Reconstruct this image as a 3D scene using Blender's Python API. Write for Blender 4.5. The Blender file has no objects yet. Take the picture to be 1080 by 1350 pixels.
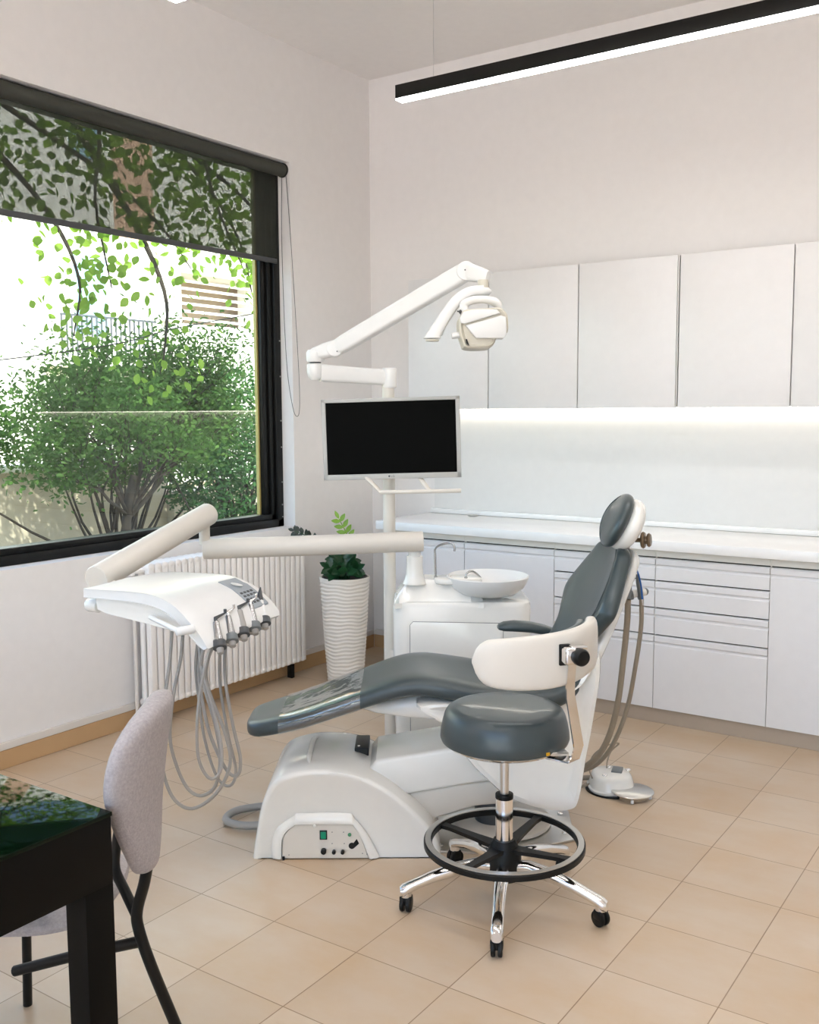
import bpy, bmesh, math, random
from mathutils import Vector, Matrix
PI = math.pi
C = bpy.context.scene.collection
R = math.radians

# ------------------------------------------------------------------ frames
YAW = 0.600310171; PITCH = 0.10078885; ROLL = -0.00515251; FPX = 1312.74; EYE = 1.5
CY, SY = math.cos(YAW), math.sin(YAW)
def v2w(x, y, z=0.0): return Vector((CY*x - SY*y, SY*x + CY*y, z))
FW = Vector((-SY*math.cos(PITCH), CY*math.cos(PITCH), -math.sin(PITCH)))
RT = Vector((CY, SY, 0)); UP = RT.cross(FW)
RT2 = math.cos(ROLL)*RT + math.sin(ROLL)*UP; UP2 = -math.sin(ROLL)*RT + math.cos(ROLL)*UP
def ray(x, y): return FW + (x-540)/FPX*RT2 - (y-675)/FPX*UP2
def at(x, y, d):
    """room point in the rotated frame seen at photo point x, y at the depth d"""
    r = ray(x, y); vy = -SY*r.x + CY*r.y; t = d/vy
    w = Vector((0, 0, EYE)) + r*t
    return Vector((CY*w.x + SY*w.y, d, w.z))
def onx(x, y, X):
    r = ray(x, y); t = X/r.x; w = Vector((0, 0, EYE)) + r*t
    return w

# ------------------------------------------------------------------ materials
def srgb(*c): return tuple(((v/255)/12.92 if v/255 <= .04045 else ((v/255+.055)/1.055)**2.4) for v in c) + (1,)
def mat(name, col, rough=.5, metal=0, noise=0, nscale=20, bump=0, bscale=100, coat=0, spec=.5, emit=None, trans=0, ior=1.45):
    m = bpy.data.materials.new(name); m.use_nodes = True
    nt = m.node_tree; b = nt.nodes['Principled BSDF']
    b.inputs['Base Color'].default_value = col; b.inputs['Roughness'].default_value = rough
    b.inputs['Metallic'].default_value = metal; b.inputs['Coat Weight'].default_value = coat
    b.inputs['Specular IOR Level'].default_value = spec; b.inputs['Transmission Weight'].default_value = trans
    b.inputs['IOR'].default_value = ior
    tc = nt.nodes.new('ShaderNodeTexCoord')
    n = nt.nodes.new('ShaderNodeTexNoise'); n.inputs['Scale'].default_value = nscale; n.inputs['Detail'].default_value = 4
    nt.links.new(tc.outputs['Object'], n.inputs['Vector'])
    mx = nt.nodes.new('ShaderNodeMix'); mx.data_type = 'RGBA'
    nz = noise if noise else .03
    mx.inputs['A'].default_value = tuple(c*(1-nz) for c in col[:3]) + (1,)
    mx.inputs['B'].default_value = tuple(min(1, c*(1+nz)) for c in col[:3]) + (1,)
    nt.links.new(n.outputs['Fac'], mx.inputs['Factor']); nt.links.new(mx.outputs['Result'], b.inputs['Base Color'])
    if bump:
        n2 = nt.nodes.new('ShaderNodeTexNoise'); n2.inputs['Scale'].default_value = bscale; n2.inputs['Detail'].default_value = 3
        nt.links.new(tc.outputs['Object'], n2.inputs['Vector'])
        bp = nt.nodes.new('ShaderNodeBump'); bp.inputs['Strength'].default_value = bump; bp.inputs['Distance'].default_value = .002
        nt.links.new(n2.outputs['Fac'], bp.inputs['Height']); nt.links.new(bp.outputs['Normal'], b.inputs['Normal'])
    if emit:
        b.inputs['Emission Color'].default_value = emit[0]; b.inputs['Emission Strength'].default_value = emit[1]
    return m

M = {}
M['wall'] = mat('wall_paint', srgb(238, 234, 231), .75, bump=.05, bscale=200)
M['ceil'] = mat('ceiling_paint', srgb(240, 236, 233), .85)
M['cab'] = mat('cabinet_lacquer', srgb(228, 225, 224), .32)
M['rail'] = mat('cabinet_rail', srgb(222, 217, 208), .4)
M['gap'] = mat('cabinet_shadow_gap', srgb(70, 65, 60), .7)
M['toe'] = mat('toe_kick_laminate', srgb(176, 160, 143), .4)
M['top'] = mat('worktop_solid_surface', srgb(240, 238, 236), .22)
M['splash'] = mat('glass_splashback', srgb(224, 222, 219), .3)
M['shell'] = mat('white_plastic', srgb(233, 230, 223), .16, coat=.3)
M['shell2'] = mat('warm_white_plastic', srgb(219, 212, 201), .3)
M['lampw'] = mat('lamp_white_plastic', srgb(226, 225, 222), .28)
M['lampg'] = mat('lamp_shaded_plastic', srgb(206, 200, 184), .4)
M['vinyl'] = mat('dark_teal_vinyl', srgb(60, 70, 72), .32, noise=.05, bump=.12, bscale=500, coat=.12)
M['chrome'] = mat('chrome', (.86, .85, .84, 1), .09, 1)
M['steel'] = mat('brushed_steel', (.66, .65, .63, 1), .28, 1)
M['black'] = mat('black_plastic', srgb(20, 20, 19), .4, spec=.3)
M['blackgloss'] = mat('black_gloss', srgb(10, 10, 10), .08, coat=.5)
M['hose'] = mat('grey_silicone_hose', srgb(158, 154, 148), .42)
M['hose2'] = mat('beige_grey_hose', srgb(150, 138, 122), .5)
M['frame'] = mat('black_aluminium', srgb(17, 17, 16), .32, spec=.3)
M['rad'] = mat('radiator_enamel', srgb(251, 246, 241), .35)
M['skirt'] = mat('tile_skirting', srgb(196, 160, 118), .35, noise=.1, nscale=6)
M['board'] = mat('white_skirting_strip', srgb(225, 218, 210), .5)
M['pot'] = mat('white_ceramic_planter', srgb(232, 226, 216), .45)
M['soil'] = mat('potting_soil', srgb(30, 24, 20), .9, bump=1)
M['potin'] = mat('black_inner_pot', srgb(18, 18, 18), .4)
M['screen'] = mat('screen_off', srgb(7, 7, 6), .6, spec=.05)
M['silver'] = mat('silver_bezel', srgb(178, 177, 172), .35)
M['bronze'] = mat('bronze_knob', srgb(122, 104, 84), .35, .6)
M['green'] = mat('green_switch', srgb(0, 132, 98), .35)
M['greenlens'] = mat('green_lens', srgb(70, 140, 100), .2)
M['grey'] = mat('grey_plastic', srgb(112, 116, 117), .4)
M['greydark'] = mat('dark_grey_plastic', srgb(70, 72, 74), .4)
M['blue'] = mat('blue_tube', srgb(15, 88, 165), .3)
M['yellowsticker'] = mat('yellow_sticker', srgb(214, 160, 30), .4)
M['felt'] = mat('grey_felt', srgb(172, 165, 165), .95, noise=.32, nscale=160, bump=.8, bscale=350)
M['desk'] = mat('black_desk_lacquer', srgb(13, 11, 8), .5, spec=.12)
M['glasstop'] = mat('glass_green_reflection', srgb(4, 20, 8), .04, spec=.15)  # green of the reflected garden foliage put into the base colour
M['leafd'] = mat('zz_leaf_dark', srgb(28, 68, 38), .25, noise=.3)
M['leafl'] = mat('zz_leaf_light', srgb(120, 160, 45), .35, noise=.2)
M['leafk'] = mat('zz_leaf_blackish', srgb(38, 50, 40), .25, noise=.2)
M['lcd'] = mat('control_membrane', srgb(158, 164, 168), .25)
M['blindcloth'] = mat('blind_cloth_rolled', srgb(64, 65, 59), .8)
M['faucet'] = mat('faucet_steel', (.42, .42, .42, 1), .2, 1)
M['brass'] = mat('gold_strip', srgb(196, 176, 110), .4, .3)
M['bark'] = mat('bark', srgb(50, 43, 36), .9, noise=.3)
M['cable'] = mat('cable_black', srgb(25, 25, 25), .6)
M['stucco'] = mat('stucco', srgb(205, 192, 172), .95, noise=.1, nscale=3, bump=1, bscale=25)
M['facade'] = mat('white_render', srgb(240, 236, 228), .9)
M['facade2'] = mat('peach_render', srgb(216, 176, 150), .9)
M['louvre'] = mat('louvre_wood', srgb(150, 132, 112), .8)
M['shutter'] = mat('blue_shutter', srgb(150, 185, 205), .6)
M['soilout'] = mat('garden_soil', srgb(120, 110, 84), .95, noise=.3, nscale=3)
M['metalrail'] = mat('balcony_rail', srgb(70, 74, 80), .5)
M['paving'] = mat('bounce_paving', srgb(228, 220, 212), .9)
M['lcdmark'] = mat('print_dark_grey', srgb(90, 92, 95), .5)

def floor_mat():
    m = bpy.data.materials.new('floor_tiles'); m.use_nodes = True
    nt = m.node_tree; b = nt.nodes['Principled BSDF']; N = nt.nodes.new; L = nt.links.new
    tc = N('ShaderNodeTexCoord'); mp = N('ShaderNodeMapping')
    mp.inputs['Location'].default_value = (1.008 + .305*20, -2.699 + .305*20, 0)
    L(tc.outputs['Object'], mp.inputs['Vector'])
    br = N('ShaderNodeTexBrick'); br.offset = 0; br.squash = 1
    br.inputs['Scale'].default_value = 1; br.inputs['Mortar Size'].default_value = .0018; br.inputs['Mortar Smooth'].default_value = .3
    br.inputs['Brick Width'].default_value = .305; br.inputs['Row Height'].default_value = .305; br.inputs['Bias'].default_value = 0
    br.inputs['Color1'].default_value = srgb(206, 188, 164); br.inputs['Color2'].default_value = srgb(197, 176, 149)
    br.inputs['Mortar'].default_value = srgb(150, 126, 100)
    L(mp.outputs['Vector'], br.inputs['Vector'])
    n = N('ShaderNodeTexNoise'); n.inputs['Scale'].default_value = 3.2; n.inputs['Detail'].default_value = 5; n.inputs['Roughness'].default_value = .6
    mp2 = N('ShaderNodeMapping'); mp2.inputs['Scale'].default_value = (1, 1.6, 1)
    L(tc.outputs['Object'], mp2.inputs['Vector']); L(mp2.outputs['Vector'], n.inputs['Vector'])
    cr = N('ShaderNodeValToRGB'); cr.color_ramp.elements[0].position = .35; cr.color_ramp.elements[1].position = .68
    cr.color_ramp.elements[0].color = (1.03, 1.03, 1.06, 1); cr.color_ramp.elements[1].color = (.98, .89, .79, 1)
    L(n.outputs['Fac'], cr.inputs['Fac'])
    mx = N('ShaderNodeMix'); mx.data_type = 'RGBA'; mx.blend_type = 'MULTIPLY'; mx.inputs['Factor'].default_value = 1
    L(br.outputs['Color'], mx.inputs['A']); L(cr.outputs['Color'], mx.inputs['B'])
    L(mx.outputs['Result'], b.inputs['Base Color'])
    b.inputs['Roughness'].default_value = .3; b.inputs['Specular IOR Level'].default_value = .45
    bp = N('ShaderNodeBump'); bp.invert = True; bp.inputs['Strength'].default_value = .5; bp.inputs['Distance'].default_value = .001
    L(br.outputs['Fac'], bp.inputs['Height']); L(bp.outputs['Normal'], b.inputs['Normal'])
    return m
M['floor'] = floor_mat()

def mixmat(name, facv, kind):
    m = bpy.data.materials.new(name); m.use_nodes = True
    nt = m.node_tree; nt.nodes.clear(); N = nt.nodes.new; L = nt.links.new
    out = N('ShaderNodeOutputMaterial'); mx = N('ShaderNodeMixShader'); tr = N('ShaderNodeBsdfTransparent')
    if kind == 'glass':
        tr.inputs['Color'].default_value = (.81, .85, .82, 1) if 'clear' not in name else (.95, .95, .95, 1)
        g = N('ShaderNodeBsdfGlossy'); g.inputs['Roughness'].default_value = .01
        lw = N('ShaderNodeFresnel'); lw.inputs['IOR'].default_value = 1.5
        ad = N('ShaderNodeMath'); ad.operation = 'ADD'; ad.inputs[1].default_value = facv
        ge = N('ShaderNodeNewGeometry'); sb = N('ShaderNodeMath'); sb.operation = 'SUBTRACT'; sb.inputs[0].default_value = 1
        ml = N('ShaderNodeMath'); ml.operation = 'MULTIPLY'
        L(ge.outputs['Backfacing'], sb.inputs[1]); L(lw.outputs[0], ad.inputs[0]); L(ad.outputs[0], ml.inputs[0]); L(sb.outputs[0], ml.inputs[1])
        L(ml.outputs[0], mx.inputs['Fac'])
        L(tr.outputs[0], mx.inputs[1]); L(g.outputs[0], mx.inputs[2])
    elif kind == 'mesh':
        d = N('ShaderNodeBsdfDiffuse'); d.inputs['Color'].default_value = srgb(66, 68, 62)
        tc = N('ShaderNodeTexCoord'); w = N('ShaderNodeTexNoise'); w.inputs['Scale'].default_value = 300
        L(tc.outputs['Object'], w.inputs['Vector'])
        mr = N('ShaderNodeMapRange'); mr.inputs['To Min'].default_value = facv-.04; mr.inputs['To Max'].default_value = facv+.04
        L(w.outputs['Fac'], mr.inputs['Value']); L(mr.outputs[0], mx.inputs['Fac'])
        L(tr.outputs[0], mx.inputs[1]); L(d.outputs[0], mx.inputs[2])
    elif kind == 'film':
        g = N('ShaderNodeBsdfGlossy'); g.inputs['Roughness'].default_value = .06
        n = N('ShaderNodeTexNoise'); n.inputs['Scale'].default_value = 14; n.inputs['Detail'].default_value = 2
        tc = N('ShaderNodeTexCoord'); L(tc.outputs['Object'], n.inputs['Vector'])
        bp = N('ShaderNodeBump'); bp.inputs['Strength'].default_value = .25; bp.inputs['Distance'].default_value = .01
        L(n.outputs['Fac'], bp.inputs['Height']); L(bp.outputs['Normal'], g.inputs['Normal'])
        lw = N('ShaderNodeFresnel'); lw.inputs['IOR'].default_value = 1.6
        ad = N('ShaderNodeMath'); ad.operation = 'ADD'; ad.inputs[1].default_value = facv
        ge = N('ShaderNodeNewGeometry'); sb = N('ShaderNodeMath'); sb.operation = 'SUBTRACT'; sb.inputs[0].default_value = 1
        ml = N('ShaderNodeMath'); ml.operation = 'MULTIPLY'
        L(ge.outputs['Backfacing'], sb.inputs[1]); L(lw.outputs[0], ad.inputs[0]); L(ad.outputs[0], ml.inputs[0]); L(sb.outputs[0], ml.inputs[1])
        L(ml.outputs[0], mx.inputs['Fac'])
        L(tr.outputs[0], mx.inputs[1]); L(g.outputs[0], mx.inputs[2])
    L(mx.outputs[0], out.inputs['Surface'])
    return m
M['glass'] = mixmat('window_glass', .02, 'glass')
M['glass2'] = mixmat('clear_glass', .0, 'glass')
M['mesh'] = mixmat('blind_screen_fabric', .72, 'mesh')
M['film'] = mixmat('clear_plastic_film', .12, 'film')

def leafmat(name, c1, c2, tr=.45):
    m = bpy.data.materials.new(name); m.use_nodes = True
    nt = m.node_tree; nt.nodes.clear(); N = nt.nodes.new; L = nt.links.new
    out = N('ShaderNodeOutputMaterial'); mx = N('ShaderNodeMixShader'); d = N('ShaderNodeBsdfDiffuse'); t = N('ShaderNodeBsdfTranslucent')
    tc = N('ShaderNodeTexCoord'); n = N('ShaderNodeTexNoise'); n.inputs['Scale'].default_value = 6; n.inputs['Detail'].default_value = 3
    L(tc.outputs['Object'], n.inputs['Vector'])
    cm = N('ShaderNodeMix'); cm.data_type = 'RGBA'; cm.inputs['A'].default_value = c1; cm.inputs['B'].default_value = c2
    L(n.outputs['Fac'], cm.inputs['Factor']); L(cm.outputs['Result'], d.inputs['Color']); L(cm.outputs['Result'], t.inputs['Color'])
    mx.inputs['Fac'].default_value = tr
    L(d.outputs[0], mx.inputs[1]); L(t.outputs[0], mx.inputs[2]); L(mx.outputs[0], out.inputs['Surface'])
    return m
M['fol'] = leafmat('shrub_leaves', srgb(38, 70, 32), srgb(100, 132, 70))
M['fol2'] = leafmat('broad_leaves', srgb(70, 118, 40), srgb(168, 196, 84), .5)
M['fol3'] = leafmat('dark_leaves', srgb(42, 80, 48), srgb(84, 122, 72), .3)

def emat(name, col, s):
    m = bpy.data.materials.new(name); m.use_nodes = True
    nt = m.node_tree; b = nt.nodes['Principled BSDF']
    b.inputs['Base Color'].default_value = (.8, .8, .8, 1)
    b.inputs['Emission Color'].default_value = col; b.inputs['Emission Strength'].default_value = s
    return m
M['lamp'] = emat('led_diffuser', (1, .99, .98, 1), 19)
M['strip'] = emat('led_strip_warm', (1, .94, .82, 1), 7)

# ------------------------------------------------------------------ scene helpers
ORG = {}
def thing(name, label, cat, org=(0, 0, 0), frame='V', group=None):
    o = bpy.data.objects.new(name, None); C.objects.link(o)
    o.empty_display_size = .1
    if frame == 'V': o.location = v2w(*org); o.rotation_euler = (0, 0, YAW)
    else: o.location = org
    o['label'] = label; o['category'] = cat
    if group: o['group'] = group
    ORG[o.name] = Vector(org)
    return o
def obj(name, bm, material, parent=None, org=None, frame='V', sub=0, sharp=38, label=None, smooth=True):
    if parent is not None: org = ORG[parent.name]
    elif org is None: org = Vector((0, 0, 0))
    org = Vector(org)
    bmesh.ops.remove_doubles(bm, verts=bm.verts, dist=1e-6)
    bmesh.ops.recalc_face_normals(bm, faces=bm.faces)
    bmesh.ops.translate(bm, verts=bm.verts, vec=-org)
    if smooth:
        for f in bm.faces: f.smooth = True
        for e in bm.edges:
            if len(e.link_faces) == 2 and e.calc_face_angle(0) > R(sharp): e.smooth = False
    me = bpy.data.meshes.new(name); bm.to_mesh(me); bm.free()
    me.materials.append(M[material])
    o = bpy.data.objects.new(name, me); C.objects.link(o)
    if parent is not None: o.parent = parent
    elif frame == 'V': o.location = v2w(*org); o.rotation_euler = (0, 0, YAW)
    else: o.location = org
    ORG[o.name] = org
    if sub:
        s = o.modifiers.new('sub', 'SUBSURF'); s.levels = sub; s.render_levels = sub
    if label: o['label'] = label
    return o
def tag(o, label, cat, group=None, kind=None):
    o['label'] = label; o['category'] = cat
    if group: o['group'] = group
    if kind: o['kind'] = kind
    return o
def struct(name, bm, m, label, org=(0, 0, 0)):
    o = obj(name, bm, m, org=org, frame='W', smooth=False); o['kind'] = 'structure'; o['label'] = label; o['category'] = name.split('_')[0]
    return o

# ------------------------------------------------------------------ mesh helpers
def B(*adders):
    bm = bmesh.new()
    for a in adders: a(bm)
    return bm
def merge(bm, src):
    me = bpy.data.meshes.new('tmp'); src.to_mesh(me); src.free(); bm.from_mesh(me); bpy.data.meshes.remove(me)
def box(x0, x1, y0, y1, z0, z1, bev=0, seg=2):
    def f(bm):
        b = bmesh.new()
        bmesh.ops.create_cube(b, size=1)
        for v in b.verts: v.co = Vector((x0+(v.co.x+.5)*(x1-x0), y0+(v.co.y+.5)*(y1-y0), z0+(v.co.z+.5)*(z1-z0)))
        if bev: bmesh.ops.bevel(b, geom=b.edges[:], offset=bev, segments=seg, affect='EDGES', profile=.5)
        merge(bm, b)
    return f
def prism(poly, a0, a1, axis='y', bev=0, seg=3, capbev=None):
    """polygon in the plane normal to axis, extruded from a0 to a1 with rounded rims"""
    def f(bm):
        b = bmesh.new()
        def P(u, w, a):
            return {'y': (u, a, w), 'x': (a, u, w), 'z': (u, w, a)}[axis]
        v0 = [b.verts.new(P(u, w, a0)) for u, w in poly]; v1 = [b.verts.new(P(u, w, a1)) for u, w in poly]
        f0 = b.faces.new(v0); f1 = b.faces.new(v1[::-1])
        n = len(poly)
        for i in range(n): b.faces.new([v0[(i+1) % n], v0[i], v1[i], v1[(i+1) % n]])
        b.normal_update()
        if bev:
            es = list(set(f0.edges[:] + f1.edges[:]))
            bmesh.ops.bevel(b, geom=es, offset=bev, segments=seg, affect='EDGES', profile=.5)
        merge(bm, b)
    return f
def catmull(pts, n=8, closed=False):
    pts = [Vector(p) for p in pts]; out = []
    m = len(pts); rng = range(m if closed else m-1)
    for i in rng:
        if closed: p0, p1, p2, p3 = pts[(i-1) % m], pts[i], pts[(i+1) % m], pts[(i+2) % m]
        else:
            p1, p2 = pts[i], pts[i+1]; p0 = pts[i-1] if i else p1*2-p2; p3 = pts[i+2] if i+2 < m else p2*2-p1
        for k in range(n):
            t = k/n
            out.append(.5*((2*p1)+(-p0+p2)*t+(2*p0-5*p1+4*p2-p3)*t*t+(-p0+3*p1-3*p2+p3)*t**3))
    if not closed: out.append(pts[-1])
    return out
def loft(rings, closed=False, caps=True):
    def f(bm):
        vs = [[bm.verts.new(p) for p in r] for r in rings]
        n = len(rings[0]); m = len(rings)
        for i in range(m if closed else m-1):
            a, b = vs[i], vs[(i+1) % m]
            for j in range(n):
                try: bm.faces.new([a[j], a[(j+1) % n], b[(j+1) % n], b[j]])
                except ValueError: pass
        if caps and not closed:
            bm.faces.new(vs[0][::-1]); bm.faces.new(vs[-1])
    return f
def tube(pts, r, seg=12, n=0, closed=False, flat=1, roundcap=0):
    """tube along points; r a number or one per point; n>0 smooths the path"""
    def f(bm):
        P = [Vector(p) for p in pts]; rr = r if isinstance(r, (list, tuple)) else [r]*len(P)
        if n:
            m = len(P); Q = catmull(P, n, closed); rad = []
            for i in range(len(Q)):
                t = i/n; k = min(int(t), m-1); k2 = (k+1) % m if closed else min(k+1, m-1); fr = t-int(t)
                rad.append(rr[k]*(1-fr)+rr[k2]*fr)
            P, rr = Q, rad
        m = len(P); T = []
        for i in range(m):
            if closed: t = P[(i+1) % m]-P[(i-1) % m]
            else: t = P[min(i+1, m-1)]-P[max(i-1, 0)]
            T.append(t.normalized())
        ref = Vector((0, 0, 1)) if abs(T[0].z) < .9 else Vector((0, 1, 0))
        u = T[0].cross(ref).normalized(); rings = []
        for i in range(m):
            u = (u - T[i]*u.dot(T[i])).normalized(); w = T[i].cross(u)
            rings.append([P[i] + rr[i]*(math.cos(2*PI*j/seg)*u + flat*math.sin(2*PI*j/seg)*w) for j in range(seg)])
        if roundcap and not closed:
            k = roundcap
            def cap(i, s):
                out = []
                for q in (1, 2, 3):
                    a = q/3*PI/2*.93; c = P[i]; base = rings[i]
                    out.append([c + (p-c)*math.cos(a) + T[i]*s*rr[i]*k*math.sin(a) for p in base])
                return out
            rings = cap(0, -1)[::-1] + rings + cap(m-1, 1)
        loft(rings, closed)(bm)
    return f
def cyl(p0, p1, r, seg=24, bev=0, r2=None):
    def f(bm):
        a, b = Vector(p0), Vector(p1); d = (b-a); L = d.length; d.normalize(); r1 = r2 if r2 is not None else r
        if bev: pts = [a, a+d*bev*.3, a+d*bev, b-d*bev, b-d*bev*.3, b]; rr = [r-bev, r-bev*.3, r, r1, r1-bev*.3, r1-bev]
        else: pts = [a, b]; rr = [r, r1]
        tube(pts, rr, seg)(bm)
    return f
def lathe(profile, c, seg=40, axis=(0, 0, 1), close=False):
    """profile of (r, h) from the centre c along axis"""
    def f(bm):
        ax = Vector(axis).normalized(); ref = Vector((0, 0, 1)) if abs(ax.z) < .9 else Vector((1, 0, 0))
        u = ax.cross(ref).normalized(); w = ax.cross(u); cc = Vector(c)
        rings = [[cc + ax*h + max(r, 1e-4)*(math.cos(2*PI*j/seg)*u + math.sin(2*PI*j/seg)*w) for j in range(seg)] for r, h in profile]
        loft(rings, close, not close)(bm)
    return f
def ell(c, rad, rot=None, seg=24, rings=16, e=1.0):
    """ellipsoid, e<1 makes it squarer"""
    def f(bm):
        M3 = rot if rot else Matrix.Identity(3); c0 = Vector(c)
        def sp(v): return math.copysign(abs(v)**e, v)
        R_ = []
        for i in range(rings+1):
            ph = -PI/2 + PI*(i+.02 if i == 0 else i-.02 if i == rings else i)/rings
            R_.append([c0 + M3 @ Vector((rad[0]*sp(math.cos(ph))*sp(math.cos(2*PI*j/seg)), rad[1]*sp(math.cos(ph))*sp(math.sin(2*PI*j/seg)), rad[2]*sp(math.sin(ph)))) for j in range(seg)])
        loft(R_)(bm)
    return f
def obox(c, ax, ay, az, sx, sy, sz, bev=0, seg=2):
    """box with centre, three axes and half sizes"""
    def f(bm):
        b = bmesh.new(); box(-sx, sx, -sy, sy, -sz, sz, bev, seg)(b)
        A, Y, Z = Vector(ax).normalized(), Vector(ay).normalized(), Vector(az).normalized(); c0 = Vector(c)
        for v in b.verts: v.co = c0 + A*v.co.x + Y*v.co.y + Z*v.co.z
        merge(bm, b)
    return f
def rrect(cx, cy, hx, hy, r, n=5):
    out = []
    for sx, sy, a0 in ((1, 1, 0), (-1, 1, 90), (-1, -1, 180), (1, -1, 270)):
        for k in range(n+1):
            a = R(a0 + 90*k/n); out.append((cx+sx*(hx-r)+r*math.cos(a), cy+sy*(hy-r)+r*math.sin(a)))
    return out
def supring(c, a, b, u, w, e=.6, n=28):
    """superellipse ring with half axes a along u and b along w"""
    out = []
    for j in range(n):
        t = 2*PI*j/n; ct, st = math.cos(t), math.sin(t)
        out.append(Vector(c) + Vector(u)*a*math.copysign(abs(ct)**e, ct) + Vector(w)*b*math.copysign(abs(st)**e, st))
    return out
def text(s, size, m, parent, loc, rot, extr=.0004):
    cu = bpy.data.curves.new('lettering', 'FONT'); cu.body = s; cu.size = size; cu.extrude = extr; cu.align_x = 'CENTER'; cu.align_y = 'CENTER'
    tmp = bpy.data.objects.new('lettering_tmp', cu); C.objects.link(tmp)
    dg = bpy.context.evaluated_depsgraph_get(); me = bpy.data.meshes.new_from_object(tmp.evaluated_get(dg))
    bpy.data.objects.remove(tmp); me.materials.clear(); me.materials.append(M[m])
    o = bpy.data.objects.new('lettering', me); C.objects.link(o); o.parent = parent
    o.location = Vector(loc)-ORG[parent.name]; o.rotation_euler = rot
    return o

# ================================================================== ROOM
XL, YB, ZC = -3.74, 5.05, 3.5
XR, YF = 2.6, -2.4
struct('floor', B(box(XL-.3, XR+.2, YF-.2, YB+.2, -.1, 0)), 'floor', 'beige square ceramic floor tiles of the treatment room')
struct('ceiling', B(box(XL-.3, XR+.2, YF-.2, YB+.2, ZC, ZC+.15)), 'ceil', 'plain off-white ceiling')
struct('wall_back', B(box(XL-.3, XR+.2, YB, YB+.2, 0, ZC)), 'wall', 'white wall behind the fitted cabinets')
struct('wall_right', B(box(XR, XR+.2, YF, YB, 0, ZC)), 'wall', 'white side wall on the right')
GX0, GX1, GZ0, GZ1 = -3.3, 2.2, .08, 3.1
struct('wall_front', B(box(XL-.3, GX0, YF-.2, YF, 0, ZC), box(GX1, XR+.2, YF-.2, YF, 0, ZC), box(GX0, GX1, YF-.2, YF, 0, GZ0), box(GX0, GX1, YF-.2, YF, GZ1, ZC)), 'wall', 'white wall round the added glazing behind the camera')
w2 = thing('fill_window', 'wide black framed glazing added unseen behind the camera for frontal daylight', 'window', (0, YF-.1, GZ0), 'W'); w2['kind'] = 'structure'  # unseen opening added to let soft daylight in from the front
obj('window_frame', B(box(GX0, GX1, YF-.13, YF-.07, GZ0, GZ0+.06), box(GX0, GX1, YF-.13, YF-.07, GZ1-.06, GZ1), *[box(x, x+.06, YF-.13, YF-.07, GZ0+.06, GZ1-.06) for x in (GX0, -1.5, .34, GX1-.06)]), 'frame', w2)
obj('pane', B(box(GX0+.05, GX1-.05, YF-.102, YF-.098, GZ0+.05, GZ1-.05)), 'glass2', w2)
WY0, WY1, WZ0, WZ1 = .9, 4.305, .845, 2.872
def wl(bm):
    X0 = XL-.26
    for a in (box(X0, XL, YF, WY0, 0, ZC), box(X0, XL, WY1, YB, 0, ZC), box(X0, XL, WY0, WY1, 0, WZ0), box(X0, XL, WY0, WY1, WZ1, ZC)): a(bm)
struct('wall_left', B(wl), 'wall', 'white wall with the big window')
struct('baseboard_left', B(box(XL, XL+.012, YF, YB-.013, .001, .082, .002)), 'skirt', 'tan tile skirting along the window wall')
struct('baseboard_back', B(box(XL+.0125, -3.275, YB-.012, YB, .001, .082, .002)), 'skirt', 'tan tile skirting along the back wall')
struct('trim_1', B(box(XL, XL+.016, YF, YB-.02, .083, .116, .003)), 'board', 'white strip above the skirting of the window wall')
struct('trim_2', B(box(XL+.02, -3.275, YB-.016, YB, .083, .116, .003)), 'board', 'white strip above the skirting of the back wall')
# window frame
wf = thing('window_1', 'black aluminium framed fixed window looking onto a garden', 'window', (XL-.09, 3, WZ0), 'W'); wf['kind'] = 'structure'
XO, XI = XL-.20, XL-.085
obj('window_frame', B(box(XO, XI, WY0, WY1, WZ0, WZ0+.045, .003), box(XO, XI, WY0, WY1, WZ1-.05, WZ1, .003),
    box(XO, XI, WY1-.05, WY1, WZ0, WZ1, .003), box(XO, XI, WY0, WY0+.05, WZ0, WZ1, .003),
    box(XO+.02, XI-.015, WY1-.085, WY1-.05, WZ0, WZ1, .004), box(XO+.05, XI-.03, WY1-.13, WY1-.08, WZ0+.04, WZ1, .004),
    box(XO+.02, XI-.015, WY0, WY1-.05, WZ0+.04, WZ0+.075, .003)), 'frame', wf)
obj('glazing_strip', B(box(XI-.075, XI-.055, WY1-.142, WY1-.130, WZ0+.07, WZ1-.05)), 'brass', wf)
obj('frame_screws', B(*[cyl((XI-.001, WY1-.012, z), (XI+.003, WY1-.012, z), .004, 8) for z in [.9, .97, 1.1, 1.3, 1.45, 1.7, 1.9]]), 'steel', wf, label='small steel screws in black jamb')
obj('pane', B(box(XO+.055, XO+.059, WY0+.04, WY1-.10, WZ0+.05, WZ1-.04)), 'glass', wf)

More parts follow.
